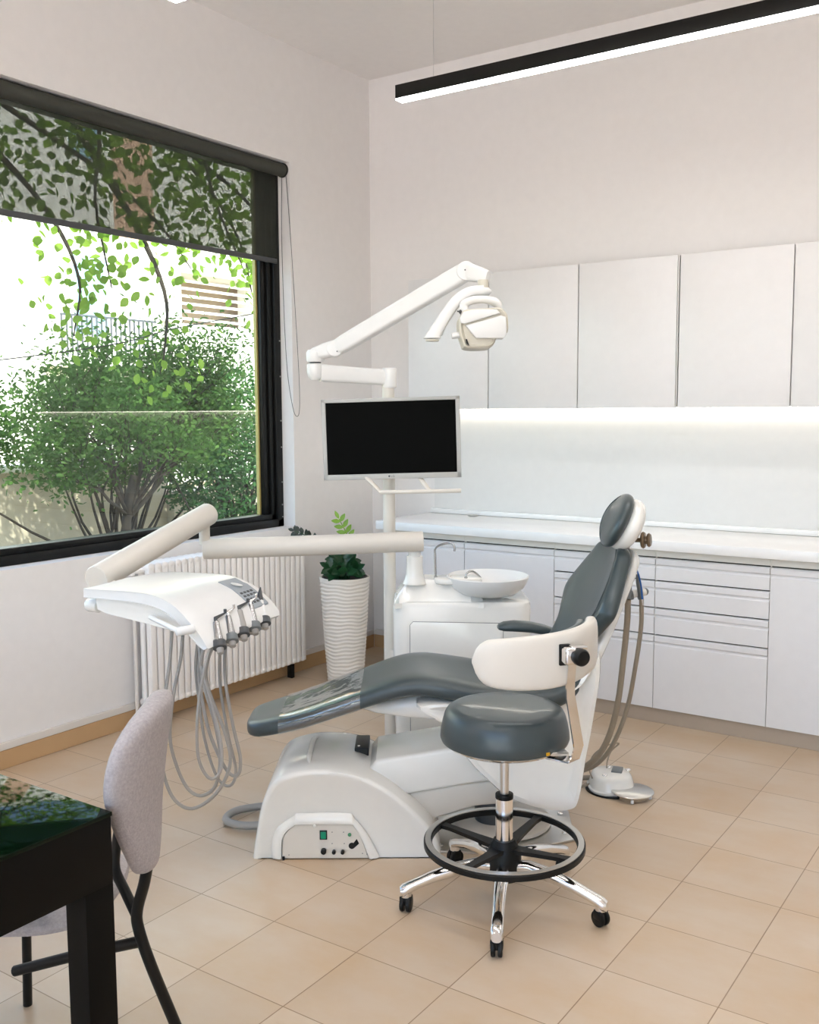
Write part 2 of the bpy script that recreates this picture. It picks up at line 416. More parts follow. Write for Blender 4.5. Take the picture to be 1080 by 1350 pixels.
# roller blind
rb = thing('roller_blind', 'dark grey mesh roller blind pulled a third down over the window', 'blind', (XL-.045, 4.29, 2.86), 'W')
obj('roller_tube', B(cyl((XL-.045, WY0+.02, 2.832), (XL-.045, WY1-.012, 2.832), .036, 24)), 'blindcloth', rb)
obj('fabric', B(box(XL-.0795, XL-.0785, WY0+.03, WY1-.03, 2.345, 2.84)), 'mesh', rb)
obj('bottom_bar', B(box(XL-.084, XL-.074, WY0+.03, WY1-.03, 2.325, 2.352, .002)), 'greydark', rb)
obj('end_cap', B(cyl((XL-.045, WY1-.012, 2.832), (XL-.045, WY1-.002, 2.832), .039, 24, .002)), 'black', rb)
obj('bead_chain', B(tube([(XL-.02, WY1-.008, 2.82), (XL+.01, WY1-.006, 2.4), (XL+.022, WY1+.022, 1.8), (XL+.022, WY1+.03, 1.55), (XL+.022, WY1+.01, 1.475), (XL+.012, WY1-.02, 1.53), (XL-.02, WY1-.03, 1.8), (XL-.04, WY1-.028, 2.4), (XL-.05, WY1-.008, 2.82)], .0016, 6, 6)), 'greydark', rb)

# radiator
ra = thing('radiator', 'white column radiator under the window', 'radiator', (-3.66, 3.65, .1), 'W')
ny, y0, y1 = 27, 3.115, 4.245
st = (y1-y0)/ny
for i in range(ny):
    yc = y0+st*(i+.5)
    def sec(bm, yc=yc):
        for xx in (-3.69, -3.645):
            tube([(xx, yc, .10), (xx, yc, .79)], .0155, 10, flat=1)(bm)
        for zz in (.115, .775):
            tube([(-3.705, yc, zz), (-3.63, yc, zz)], .021, 10, roundcap=.7)(bm)
        cyl((-3.665, yc-st/2, .13), (-3.665, yc+st/2, .13), .014, 8)(bm); cyl((-3.665, yc-st/2, .76), (-3.665, yc+st/2, .76), .014, 8)(bm)
        box(-3.634, -3.618, yc-st*.40, yc+st*.40, .10, .79, .004)(bm)
    obj('section', B(sec), 'rad', ra)
obj('valve', B(cyl((-3.665, y0-.05, .76), (-3.665, y0, .76), .012, 12), cyl((-3.665, y0-.06, .745), (-3.665, y0-.06, .775), .016, 12)), 'rad', ra)
obj('pipe', B(cyl((-3.70, y0-.022, .015), (-3.70, y0-.022, .78), .009, 12)), 'board', ra)
for yy in (3.16, 4.18):
    obj('foot', B(box(-3.70, -3.665, yy-.012, yy+.012, 0, .09, .002)), 'black', ra)

# ================================================================== CABINETS
FY = 4.52; SX = [-3.27, -2.74, -2.21, -1.68, -1.15, -.62, -.09, .44]
def front(parent, name, xa, xb, za, zb):
    """panel with a finger lip along its top edge"""
    pf = [(FY+.018, za), (FY+.018, zb), (FY+.006, zb), (FY-.002, zb-.006), (FY-.002, zb-.028), (FY+.006, zb-.034), (FY+.006, zb-.040), (FY, zb-.046), (FY, za)]
    return obj(name, B(prism(pf, xa+.002, xb-.002, 'x')), 'cab', parent, sharp=20)
kinds = ['door', 'door', 'drawers', 'drawers', 'door', 'drawers', 'drawers']
labels = ['white base cabinet with one door at the left end of the run', 'white base cabinet with one door behind the spittoon bowl',
          'white drawer cabinet behind the dental chair backrest', 'white drawer cabinet right of the hanging suction hoses',
          'white base cabinet next to the drawer unit, cut by the photo edge', 'white drawer cabinet further along', 'last white drawer cabinet of the run']
labels[4] = 'white one-door base cabinet beyond the right-hand drawer cabinet'
ZD = [.80, .69, .559, .428, .075]
for i in range(5):
    xa, xb = SX[i], SX[i+1]
    c = thing('base_cabinet', labels[i], 'cabinet', ((xa+xb)/2, FY+.02, 0), 'W', 'base cabinets under the worktop')
    obj('body', B(box(xa, xb, FY+.022, YB-.002, .07, .84, .001)), 'gap', c)
    obj('top_rail', B(box(xa+.0015, xb-.0015, FY+.004, FY+.02, .8075, .8405)), 'rail', c)
    obj('end_panel', B(box(xa-.0001, xa+.0018, FY+.003, FY+.03, .07, .84)), 'rail', c)
    obj('toe_kick', B(box(xa, xb, FY+.012, FY+.03, 0, .0695)), 'toe', c)
    if kinds[i] == 'door': front(c, 'door', xa, xb, .073, .80)
    else:
        for k in range(4):
            top = ZD[k]; bot = ZD[k+1]+(.007 if k < 3 else -.002)
            front(c, 'drawer', xa, xb, bot, top)
wt = obj('worktop', B(box(-3.30, -.60, 4.48, YB-.0005, .842, .89, .006)), 'top', org=(-1.9, 4.7, .842), frame='W')
tag(wt, 'long white worktop over the base cabinets', 'worktop')
up = obj('worktop_upstand', B(box(-3.28, -.60, YB-.03, YB-.004, .8905, .918, .004)), 'top', org=(-1.9, 5.03, .89), frame='W'); tag(up, 'low white upstand along the back of the worktop', 'upstand')
sp = obj('splashback', B(box(-3.27, -.60, YB-.0035, YB-.0005, .8905, 1.50)), 'splash', org=(-1.9, YB, .9), frame='W'); tag(sp, 'pale plain splashback panel between worktop and wall cabinets', 'splashback')
sk = obj('socket_cap', B(cyl((-2.96, 4.98, .8905), (-2.96, 4.98, .898), .03, 20, .002)), 'silver', org=(-2.96, 4.98, .89), frame='W'); tag(sk, 'small grey round cap on the worktop beside the back wall', 'socket cover')
UY = 4.77
ul = ['white wall cabinet at the left end, behind the lamp arm', 'white wall cabinet right behind the dental lamp head', 'white wall cabinet third from the left', 'white wall cabinet fourth from the left above the headrest', 'white wall cabinet at the far right end of the row']
for i in range(5):
    xa, xb = SX[i], SX[i+1]
    c = thing('wall_cabinet', ul[i], 'cabinet', ((xa+xb)/2, UY+.02, 1.51), 'W', 'wall cabinets above the splashback')
    obj('body', B(box(xa, xb, UY+.021, YB-.001, 1.515, 2.24, .001)), 'cab', c)
    obj('door', B(box(xa+.003, xb-.003 if i != 2 else xb-.012, UY, UY+.019, 1.51, 2.243, .0015)), 'cab', c)
    if i == 2: obj('edge_strip', B(box(xb-.009, xb-.004, UY+.002, UY+.02, 1.512, 2.24)), 'steel', c)
ls = obj('under_cabinet_light', B(box(-3.24, -.64, YB-.035, YB-.015, 1.503, 1.5149)), 'strip', org=(-1.9, 5.02, 1.51), frame='W'); tag(ls, 'warm LED strip under the wall cabinets', 'light')

# ================================================================== PENDANT LIGHTS
def pendant(yc, label):
    t = thing('pendant_light', label, 'ceiling light', (-1.2, yc, 2.8), 'W', 'long black linear pendant lights')
    xa, xb = -2.485, .2
    obj('housing', B(box(xa, xb, yc-.026, yc+.026, 2.803, 2.858, .001)), 'frame', t)
    obj('diffuser', B(box(xa+.002, xb-.002, yc-.024, yc+.024, 2.7975, 2.8035)), 'lamp', t)
    for x in (-2.31, 0): obj('cable', B(cyl((x, yc, 2.857), (x, yc, ZC-.02), .0012, 6)), 'steel', t)
    for x in (-2.31, 0): obj('ceiling_rose', B(cyl((x, yc, ZC-.02), (x, yc, ZC), .03, 20, .002)), 'frame', t)
pendant(3.565, 'black linear pendant light nearer the cabinets, glowing underneath')
pendant(2.30, 'black linear pendant light nearer the camera, only its lit end at the top edge')
pendant(1.035, 'unseen third black pendant light near the desk, added to brighten the room')  # added lamp above the view, lights the faces turned to the camera

# ================================================================== DENTAL CHAIR
ch = thing('dental_chair', 'reclined dark teal vinyl dental chair on a glossy white base', 'dental chair', (.1, 3.46, 0))
# base cover
arch = [(-.536, 0), (-.52, .10), (-.501, .19), (-.47, .255), (-.43, .287), (-.36, .304), (-.284, .306), (-.20, .296), (-.13, .268), (-.056, .22), (.02, .152), (.07, .095), (.096, .04), (.10, 0)]
sm = [(p.x, p.y) for p in catmull([(a, b, 0) for a, b in arch], 4)]
def basecover(bm):
    rings = []
    for y, dx, dz in ((3.232, -.03, -.03), (3.224, -.016, -.016), (3.226, -.006, -.005), (3.24, 0, 0), (3.40, 0, .002), (3.62, .0, .0), (3.66, -.012, -.01), (3.675, -.035, -.03)):
        cx = -.22
        rings.append([Vector((cx+(x-cx)*(1+dx/.3), y, max(0, z*(1+dz/.3) if z > 0 else 0))) for x, z in sm])
    loft(rings)(bm)
bc = obj('base_cover', B(basecover), 'shell', ch, sharp=60)
# moulded arch and control panel
def archpts(o, zt):
    return [(-.437-o, 0.004), (-.434-o, .07), (-.42-o*.8, .098+o*.4), (-.395, .118+o*.9), (-.37, .124+o), (-.215, .124+o), (-.19, .112+o*.8), (-.165+o*.6, .07+o*.3), (-.141+o, .004)]
def lipf(bm):
    o1 = catmull([(x, 0, z) for x, z in archpts(.034, 0)], 4); o2 = catmull([(x, 0, z) for x, z in archpts(.0, 0)], 4)
    rings = []
    for a, b in zip(o1, o2):
        m = (a+b)/2
        rings.append([Vector((a.x, 3.228, a.z)), Vector((a.x*.8+b.x*.2, 3.217, a.z*.8+b.z*.2)), Vector((b.x*.8+a.x*.2, 3.211, b.z*.8+a.z*.2)), Vector((b.x, 3.213, b.z)), Vector((b.x, 3.228, b.z))])
    loft(rings)(bm)
obj('panel_surround', B(lipf), 'shell', bc, sharp=60)
pn = obj('control_panel', B(prism([(p.x, p.z) for p in catmull([(x, 0, z) for x, z in archpts(-.003, 0)], 3)], 3.2185, 3.23, 'y', .001, 1)), 'shell2', bc)
# keep sub-part depth at two: the fittings hang from the chair itself
def fit(name, bm, m, label=None): return obj(name, bm, m, ch, label=label)
fy = 3.2185
g_ = lambda x, y: at(x, y, fy)
p = g_(426.5, 1100.5); fit('switch_frame', B(box(p.x-.0125, p.x+.0125, fy-.004, fy, p.z-.016, p.z+.016, .001)), 'black')
fit('power_switch', B(box(p.x-.009, p.x+.009, fy-.0075, fy-.003, p.z-.012, p.z+.012, .002)), 'green', 'green rocker switch')
for q, rr in ((g_(427, 1121), .0095), (g_(440.5, 1122), .0065), (g_(452, 1122), .0065)):
    fit('control_knob', B(cyl((q.x, fy, q.z), (q.x, fy-.016, q.z), rr, 20, .002)), 'black')
q = g_(461, 1100); fit('indicator_lamp', B(cyl((q.x, fy, q.z), (q.x, fy-.006, q.z), .006, 16, .0015)), 'greenlens', 'green indicator lamp')
q0 = g_(464, 1115); q1 = g_(472, 1109)
fit('cable_hole', B(prism([(q0.x+.011*math.cos(a), q0.z+.011*math.sin(a)) for a in [R(60+i*20) for i in range(13)]] + [(q1.x+.004, q1.z-.008), (q1.x-.004, q1.z+.008)], fy-.001, fy, 'y')), 'black')
q = g_(415, 1088); fit('panel_screw', B(cyl((q.x, fy, q.z), (q.x, fy-.008, q.z), .006, 14, .002)), 'shell')
for a in ((438, 1097), (453, 1097), (438, 1112), (454, 1112), (381, 1127), (478, 1125), (484, 1126)):
    q = g_(*a); fit('screw', B(cyl((q.x, fy, q.z), (q.x, fy-.0012, q.z), .0016, 8)), 'greydark')
q = g_(374, 1131); fit('notch', B(box(q.x-.004, q.x+.004, fy-.006, fy, 0, .012)), 'black')
# slot and rear top
fit('arm_slot', B(box(-.200, -.150, 3.44, 3.585, .24, .3095, .004)), 'black')
fit('slot_rod', B(cyl((-.185, 3.455, .25), (-.185, 3.455, .313), .005, 12)), 'chrome')
fit('top_ridge', B(tube([(-.345, 3.29, .300), (-.352, 3.36, .312), (-.352, 3.52, .314), (-.34, 3.58, .303)], [.004, .010, .010, .004], 10, 4)), 'shell')
# lift arms
up_arm = [(-.165, .245), (-.12, .302), (.0, .322), (.19, .352), (.42, .372), (.47, .30), (.42, .245), (.20, .215), (-.02, .178), (-.10, .20)]
fit('upper_lift_arm', B(prism(up_arm, 3.33, 3.60, 'y', .014, 3)), 'shell')
lo_arm = [(-.03, .085), (-.01, .178), (.20, .212), (.44, .235), (.46, .15), (.22, .128), (.10, .09), (.04, .06)]
fit('lower_lift_arm', B(prism(lo_arm, 3.35, 3.58, 'y', .01, 3)), 'shell2')
# floor plate and disc
def plate(bm):
    pts = [gfp for gfp in ((.02, 3.27), (.30, 3.24), (.575, 3.35), (.59, 3.60), (.50, 3.70), (.05, 3.70))]
    prism(pts, 0.0005, .008, 'z', .001, 1)(bm)
fl_ = fit('floor_plate', B(plate), 'steel')
fit('swivel_disc', B(lathe([(.001, .008), (.17, .008), (.178, .014), (.178, .026), (.165, .032), (.001, .034)], (.33, 3.50, 0), 48)), 'shell2')
fit('pillar', B(cyl((.30, 3.48, .03), (.30, 3.48, .14), .07, 24, .005)), 'greydark')
for a in ((.545, 3.40), (.555, 3.57), (.10, 3.30)): fit('plate_bolt', B(cyl((a[0], a[1], .008), (a[0], a[1], .014), .011, 12, .002)), 'chrome')
# body shell under the seat
def bodyshell(bm):
    out = [(.02, .520), (.20, .53), (.45, .54), (.58, .60), (.632, .69), (.638, .62), (.622, .50), (.61, .42), (.592, .32), (.572, .19), (.545, .150), (.46, .150), (.34, .188), (.27, .245), (.19, .33), (.14, .42), (.09, .465)]
    o = [(q.x, q.z) for q in catmull([(a, 0, b) for a, b in out], 4, True)]
    cx, cz = .42, .42
    rings = []
    for y, s in ((3.262, .78), (3.244, .90), (3.246, .965), (3.27, 1.0), (3.45, 1.0), (3.66, 1.0), (3.69, .965), (3.70, .88)):
        rings.append([Vector((cx+(x-cx)*s, y, cz+(z-cz)*s)) for x, z in o])
    loft(rings)(bm)
fit('seat_shell', B(bodyshell), 'shell')
# under-seat tapering fairing of the leg rest
def fairing(bm):
    rings = []
    for x, z0, z1, w in ((-.20, .47, .485, .05), (-.12, .452, .50, .10), (0, .44, .53, .14), (.12, .435, .54, .16), (.25, .44, .53, .17)):
        rings.append(supring((x, 3.46, (z0+z1)/2), w, (z1-z0)/2, (0, 1, 0), (0, 0, 1), .6, 24))
    loft(rings)(bm)
fit('leg_rest_shell', B(fairing), 'shell')
# seat and leg rest cushion: one continuous pad
def interp(tab, x):
    for (a, *va), (b, *vb) in zip(tab, tab[1:]):
        if a <= x <= b:
            t = (x-a)/(b-a); return [p_*(1-t)+q_*t for p_, q_ in zip(va, vb)]
    return list(tab[-1][1:]) if x > tab[-1][0] else list(tab[0][1:])
# x, top z, thickness, half width, centre y
seat_tab = [(-.572, .424, .010, .045, 3.45), (-.568, .430, .032, .085, 3.45), (-.555, .438, .052, .118, 3.45), (-.52, .447, .062, .145, 3.45), (-.45, .466, .066, .165, 3.452),
            (-.36, .492, .068, .18, 3.455), (-.26, .527, .070, .188, 3.46), (-.17, .560, .072, .194, 3.46), (-.10, .586, .074, .20, 3.46), (-.05, .602, .074, .205, 3.46), (0, .611, .074, .21, 3.462),
            (.05, .612, .076, .214, 3.465), (.10, .606, .078, .22, 3.467), (.18, .592, .08, .228, 3.47), (.28, .575, .085, .236, 3.47), (.38, .567, .09, .24, 3.47), (.47, .578, .09, .238, 3.47), (.53, .60, .085, .228, 3.47), (.565, .612, .07, .21, 3.47), (.575, .606, .04, .19, 3.47)]
def padring(x, zt, th, hw, yc, off=0, n=40):
    out = []
    for j in range(n):
        t = 2*PI*j/n; ct, st = math.cos(t), math.sin(t)
        u = math.copysign(abs(ct)**.42, ct); w = math.copysign(abs(st)**.6, st)
        z = zt-th/2 + w*(th/2+off)
        if w > 0: z -= .008*(1-abs(u))*min(1, hw/.15)*w      # shallow dish
        out.append(Vector((x, yc+u*(hw+off), z)))
    return out
pts = catmull([(a[0], a[1], a[2]) for a in seat_tab], 3); pts2 = catmull([(a[3], a[4], 0) for a in seat_tab], 3)
fit('seat_cushion', B(loft([padring(a.x, a.y, a.z, b.x, b.y) for a, b in zip(pts, pts2)])), 'vinyl')
# transparent sleeve over the foot end
sl = [(a, b) for a, b in zip(pts, pts2) if -.455 < a.x < -.165]
fit('foot_cover', B(loft([padring(a.x, a.y, a.z, b.x, b.y, .0025+.0012*math.sin(a.x*80)) for a, b in sl], caps=False)), 'film', 'clear plastic sleeve')
# backrest
LD = Vector((.43, 0, .903)).normalized(); ND = Vector((-.903, 0, .43)); YD = Vector((-.075, 1, 0))
B0 = Vector((.498, 3.50, .60))
back_tab = [(0.0, .15, .02), (.012, .178, .045), (.04, .195, .06), (.09, .188, .062), (.15, .190, .062), (.20, .225, .060), (.25, .268, .056), (.28, .272, .056), (.32, .252, .056), (.38, .212, .056), (.43, .175, .056), (.462, .150, .056), (.480, .120, .044), (.490, .085, .020)]
bt = catmull(back_tab, 4)
def backring(s, hw, th, n=44):
    out = []
    for j in range(n):
        t = 2*PI*j/n; ct, st = math.cos(t), math.sin(t)
        u = math.copysign(abs(ct)**.5, ct); w = math.copysign(abs(st)**.6, st)
        d = w*th/2
        if w > 0:
            a = abs(u); d += w*((.016+.016*max(0, (hw-.18)/.11))*max(0, (a-.45)/.55)**1.2*(1 if a < .93 else .55) - .012*(1-a))*min(1, th/.06)
        out.append(B0 + LD*s + ND*(d-.035) + YD*u*hw)
    return out
br = fit('backrest', B(loft([backring(q.x, q.y, q.z) for q in bt])), 'vinyl')
pip = []
for sgn in (-1,):
    obj('seam', B(tube([B0+LD*s+ND*.003+YD*sgn*hw*.89 for s, hw in [(.02, .178), (.09, .186), (.16, .192), (.24, .235), (.30, .235), (.36, .22), (.43, .182), (.47, .14)]], .0022, 6, 5)), 'vinyl', br)
sh_tab = [(-.12, .12, .02), (-.09, .16, .04), (-.02, .185, .05), (.10, .178, .046), (.22, .165, .044), (.34, .145, .040), (.42, .13, .036), (.47, .11, .03), (.492, .08, .012)]
def shellring(s, hw, th, n=32):
    return supring(B0+LD*s+ND*(-.069-th*.45), hw*.99, th/2+.004, YD, ND, .6, n)
fit('backrest_shell', B(loft([shellring(q.x, q.y, q.z) for q in catmull(sh_tab, 3)])), 'shell')
# headrest
HL = Vector((.44, 0, .90)).normalized(); HN = Vector((-.90, -.02, .42)).normalized(); HL = (HL-HN*HL.dot(HN)).normalized(); HW = HN.cross(HL)
HC = at(818, 688, 3.45)
def head(off, th, a, b, n=40, dish=True):
    rings = []
    for k in range(-6, 7):
        f = k/6*.985; r = (1-abs(f)**2.6)**.5
        ring = []
        for j in range(n):
            t = 2*PI*j/n; w_ = math.cos(t); l_ = math.sin(t)
            hgt = off + f*th + (.012*(w_*r)**2 if dish else 0)
            ring.append(HC + HN*hgt + HL*l_*a*r + HW*w_*b*r)
        rings.append(ring)
    return loft(rings)
fit('headrest', B(head(.012, .030, .100, .125)), 'vinyl')
fit('headrest_shell', B(head(-.026, .042, .095, .120, dish=False)), 'shell')
obj('seam', B(tube([HC+HN*(.046-.02*abs(q_)**2)+HL*.092*q_+HW*.075*math.sqrt(max(0, 1-q_*q_)) for q_ in (-.9, -.6, -.3, 0, .3, .6, .9)], .0018, 6, 4)), 'vinyl', bpy.data.objects['headrest'])
hb = HC - HN*.055
fit('headrest_rod', B(tube([hb-HL*.02, hb-HL*.05, B0+LD*.47-ND*.085], .009, 12, 4)), 'steel')
kb = at(846, 712, 3.42)
fit('headrest_knob', B(lathe([(.001, 0), (.026, 0), (.030, .006), (.026, .012), (.014, .013), (.014, .020), (.022, .021), (.025, .026), (.020, .032), (.001, .033)], kb, 28, (.9, -.42, .05)), cyl(kb, hb-HL*.045, .008, 10)), 'bronze')
# far armrest
def armp(bm):
    rings = []
    for x, z, w, th in ((.335, .674, .012, .008), (.340, .675, .026, .02), (.36, .677, .036, .034), (.40, .678, .040, .040), (.46, .674, .040, .040), (.52, .662, .038, .036), (.56, .65, .03, .028), (.57, .648, .012, .01)):
        rings.append(supring((x, 3.76, z), w, th/2, (0, 1, 0), (0, 0, 1), .75, 20))
    loft(rings)(bm)
ar = fit('armrest', B(armp), 'vinyl'); obj('armrest_bracket', B(tube([(.52, 3.76, .645), (.53, 3.76, .60), (.53, 3.70, .52)], .014, 12, 4)), 'shell', ar)
# conduit from the base
cd = [at(348, 1041, 3.60), at(335, 1044, 3.57), at(318, 1050, 3.54), at(304, 1060, 3.50), at(297, 1070, 3.47), at(300, 1077, 3.45), at(315, 1080, 3.44), at(345, 1080, 3.44)]
cd = [Vector((q.x, 3.70-.25*i/7, .02)) for i, q in enumerate(cd)]
P_ = [(-.50, 3.62), (-.58, 3.62), (-.645, 3.59), (-.675, 3.54), (-.67, 3.49), (-.62, 3.455), (-.56, 3.45), (-.49, 3.45)]
fit('conduit', B(tube([(a, b, .021 if 0 < i < 7 else .03) for i, (a, b) in enumerate(P_)], .014, 12, 6)), 'hose')

# ================================================================== DENTAL UNIT (cuspidor with pole)
du = thing('spittoon_unit', 'white dental spittoon cabinet with a round bowl behind the chair', 'dental unit', (.2, 4.15, 0))
def body(bm):
    pl_ = rrect(.215, 4.17, .285, .17, .07, 6)
    rings = [[(x, y, z) for x, y in [(.215+(a-.215)*s, 4.17+(b-4.17)*s) for a, b in pl_]] for z, s in ((0, .96), (.05, .97), (.30, .985), (.55, 1.0), (.70, 1.0), (.715, .985), (.722, .95))]
    loft([[Vector(q) for q in r] for r in rings])(bm)
obj('cabinet_body', B(body), 'shell', du)
dr = [(-.0, .12), (-.0, .632), (.012, .645), (.365, .637), (.38, .625), (.38, .12)]
obj('door', B(prism(dr, 3.9945, 4.01, 'y', .003, 2)), 'shell', du)
obj('door_gap', B(tube([(x, 3.9985, z) for x, z in dr], .0016, 4)), 'greydark', du, label='thin dark gap round the door')
def topdeck(bm):
    rings = []
    for x, zt, hw in ((-.062, .724, .13), (-.045, .755, .12), (-.01, .80, .10), (.02, .812, .09), (.10, .805, .09), (.20, .800, .10), (.25, .775, .11), (.30, .730, .13)):
        c = 4.14
        rings.append([Vector((x, c-hw-.02, .70)), Vector((x, c-hw-.012, .72)), Vector((x, c-hw*.8, zt-.012)), Vector((x, c-hw*.7, zt)), Vector((x, c+hw*.7, zt)), Vector((x, c+hw*.8, zt-.012)), Vector((x, c+hw+.012, .72)), Vector((x, c+hw+.02, .70))])
    loft(rings)(bm)
obj('deck', B(topdeck), 'shell', du, sharp=25)
obj('arm_column', B(lathe([(.05, .79), (.042, .81), (.036, .83), (.033, .87), (.034, .895), (.034, .905), (.026, .906), (.026, .93), (.001, .93)], (.02, 4.08, 0), 28)), 'shell', du)
bowl = [(.001, .735), (.07, .735), (.115, .745), (.150, .770), (.168, .805), (.171, .817), (.166, .820), (.155, .806), (.13, .775), (.09, .757), (.03, .748), (.001, .747)]
obj('bowl', B(lathe(bowl, (.325, 4.10, 0), 44)), 'lampw', du)
obj('bowl_ledge', B(prism(rrect(.20, 4.10, .10, .065, .05, 6), .79, .812, 'z', .006, 2)), 'shell', du)
fz = .805
obj('cup_filler', B(cyl((.108, 4.10, fz-.005), (.108, 4.10, fz+.012), .008, 12), tube([(.108, 4.10, fz), (.106, 4.10, .90), (.106, 4.10, .93), (.125, 4.09, .948), (.160, 4.075, .958), (.178, 4.07, .955), (.185, 4.068, .940), (.185, 4.068, .925)], .0045, 10, 5)), 'faucet', du)
obj('bowl_rinser', B(cyl((.232, 4.07, .795), (.232, 4.07, .818), .007, 12), tube([(.232, 4.07, .80), (.232, 4.07, .825), (.245, 4.075, .838), (.262, 4.08, .838), (.28, 4.09, .825), (.295, 4.10, .808)], .0042, 10, 5)), 'faucet', du)
PX, PY = -.088, 4.30
obj('pole', B(cyl((PX, PY, 0), (PX, PY, 1.66), .0265, 28), cyl((PX, PY, 0), (PX, PY, .02), .06, 28, .004)), 'shell2', du)
obj('pole_bracket', B(box(PX, .0, PY-.03, PY+.02, .40, .46, .006)), 'shell2', du)

# monitor
mo = thing('monitor', 'switched-off flat monitor with silver bezel on the white pole', 'monitor', (-.075, 4.22, 1.2))
MC = Vector((-.075, 4.19, 1.387)); tilt = R(1.4)
MX = Vector((math.cos(tilt), -.06, math.sin(tilt))).normalized(); MZ = Vector((-math.sin(tilt), 0, math.cos(tilt))); MYv = MZ.cross(MX).normalized()
obj('casing', B(obox(MC+MYv*.022, MX, MYv, MZ, .2905, .020, .1695, .006, 3)), 'silver', mo)
obj('display', B(obox(MC+MYv*.0005+MZ*.004, MX, MYv, MZ, .2735, .0025, .1515)), 'screen', mo)
for s in (-1, 1): obj('bezel', B(obox(MC+MX*s*.282, MX, MYv, MZ, .009, .004, .170, .002)), 'silver', mo)
for s, h in ((1, .0075), (-1, .0115)): obj('bezel', B(obox(MC+MZ*s*(.170-h), MX, MYv, MZ, .291, .004, h, .002)), 'silver', mo)
lg = text('LG', .013, 'greydark', mo, MC-MZ*.158-MYv*.0045+MX*.002, (PI/2, -tilt, 0))
obj('logo_dot', B(cyl(MC-MZ*.158-MYv*.0038-MX*.013, MC-MZ*.158-MYv*.0048-MX*.013, .0042, 14)), 'greydark', mo)
obj('mount', B(box(PX-.04, PX+.04, 4.232, 4.272, 1.32, 1.44, .004)), 'shell2', mo)
HBz = 1.165
obj('handle', B(cyl((-.125, 4.14, HBz), (.215, 4.12, HBz+.006), .0085, 14, .002),
    tube([(-.18, 4.20, 1.222), (-.155, 4.17, 1.20), (-.118, 4.14, HBz)], .012, 10, flat=.5), tube([(.045, 4.20, 1.222), (.06, 4.17, 1.20), (.085, 4.13, HBz+.004)], .012, 10, flat=.5)), 'shell2', mo)

# ================================================================== OPERATING LIGHT
ol = thing('operating_light', 'white articulated dental operating lamp on top of the pole', 'dental lamp', (PX, PY, 1.66))
obj('pole_head', B(cyl((PX+.005, PY, 1.60), (PX+.005, PY, 1.685), .031, 24, .005)), 'lampw', ol)
EL = at(416, 490, 4.22)
def armlow(bm):
    a = Vector((PX-.02, PY, 1.645)); b = Vector((EL.x+.02, EL.y, EL.z-.005))
    d = (b-a).normalized(); z = Vector((0, 0, 1)); s = d.cross(z).normalized(); z = s.cross(d)
    rings = [supring(a+(b-a)*t, h, w, z, s, .45, 20) for t, h, w in ((0, .033, .026), (.05, .034, .027), (.5, .035, .029), (.95, .037, .031), (1, .036, .03))]
    loft(rings)(bm)
obj('lower_arm', B(armlow), 'lampw', ol)
obj('elbow_lower', B(lathe([(.001, -.035), (.018, -.035), (.031, -.022), (.036, 0), (.036, .030), (.03, .034), (.001, .034)], EL, 28)), 'lampw', ol)
obj('elbow_ring', B(cyl(EL+Vector((0, 0, .034)), EL+Vector((0, 0, .042)), .024, 24)), 'greydark', ol)
U0 = EL+Vector((0, 0, .068)); U1 = at(442, 460, 4.20); U2 = at(614, 358, 4.02); U3 = at(641, 362, 3.97)
def limb(a, b, spec, e=.5, z=Vector((0, 0, 1))):
    a, b = Vector(a), Vector(b); d = (b-a).normalized(); s = d.cross(z).normalized(); zz = s.cross(d)
    return loft([supring(a+(b-a)*t, h, w, zz, s, e, 24) for t, h, w in spec])
obj('elbow_upper', B(lathe([(.001, -.028), (.033, -.028), (.038, -.02), (.038, .01), (.030, .022), (.001, .028)], U0, 28),
    limb(U0+Vector((-.02, 0, 0)), U1+Vector((.012, 0, .008)), ((0, .018, .02), (.15, .026, .03), (.6, .032, .03), (1, .032, .028)), .55)), 'lampw', ol)
obj('spring_arm', B(limb(U1, U2, ((0, .026, .022), (.02, .032, .028), (.10, .035, .03), (.5, .036, .03), (.93, .037, .03), (1, .036, .03)), .45),
    cyl(U2+Vector((0, -.032, 0)), U2+Vector((0, .032, 0)), .037, 28, .004), cyl(U1+Vector((0, -.031, 0)), U1+Vector((0, .031, 0)), .033, 28, .004)), 'lampw', ol)
obj('arm_pin', B(cyl(U2+Vector((-.004, -.034, .002)), U2+Vector((-.004, -.0315, .002)), .003, 10), cyl(U1+Vector((.01, -.033, -.012)), U1+Vector((.01, -.0305, -.012)), .003, 10)), 'greydark', ol)
obj('end_knuckle', B(limb(U2, U3+Vector((.01, 0, -.008)), ((0, .036, .029), (.3, .035, .029), (.8, .027, .027), (1, .022, .022)), .55)), 'lampw', ol)
K = at(637, 374, 3.97)
obj('knuckle_ring', B(cyl(K+Vector((0, 0, -.016)), K+Vector((0, 0, .014)), .021, 20)), 'lampg', ol)
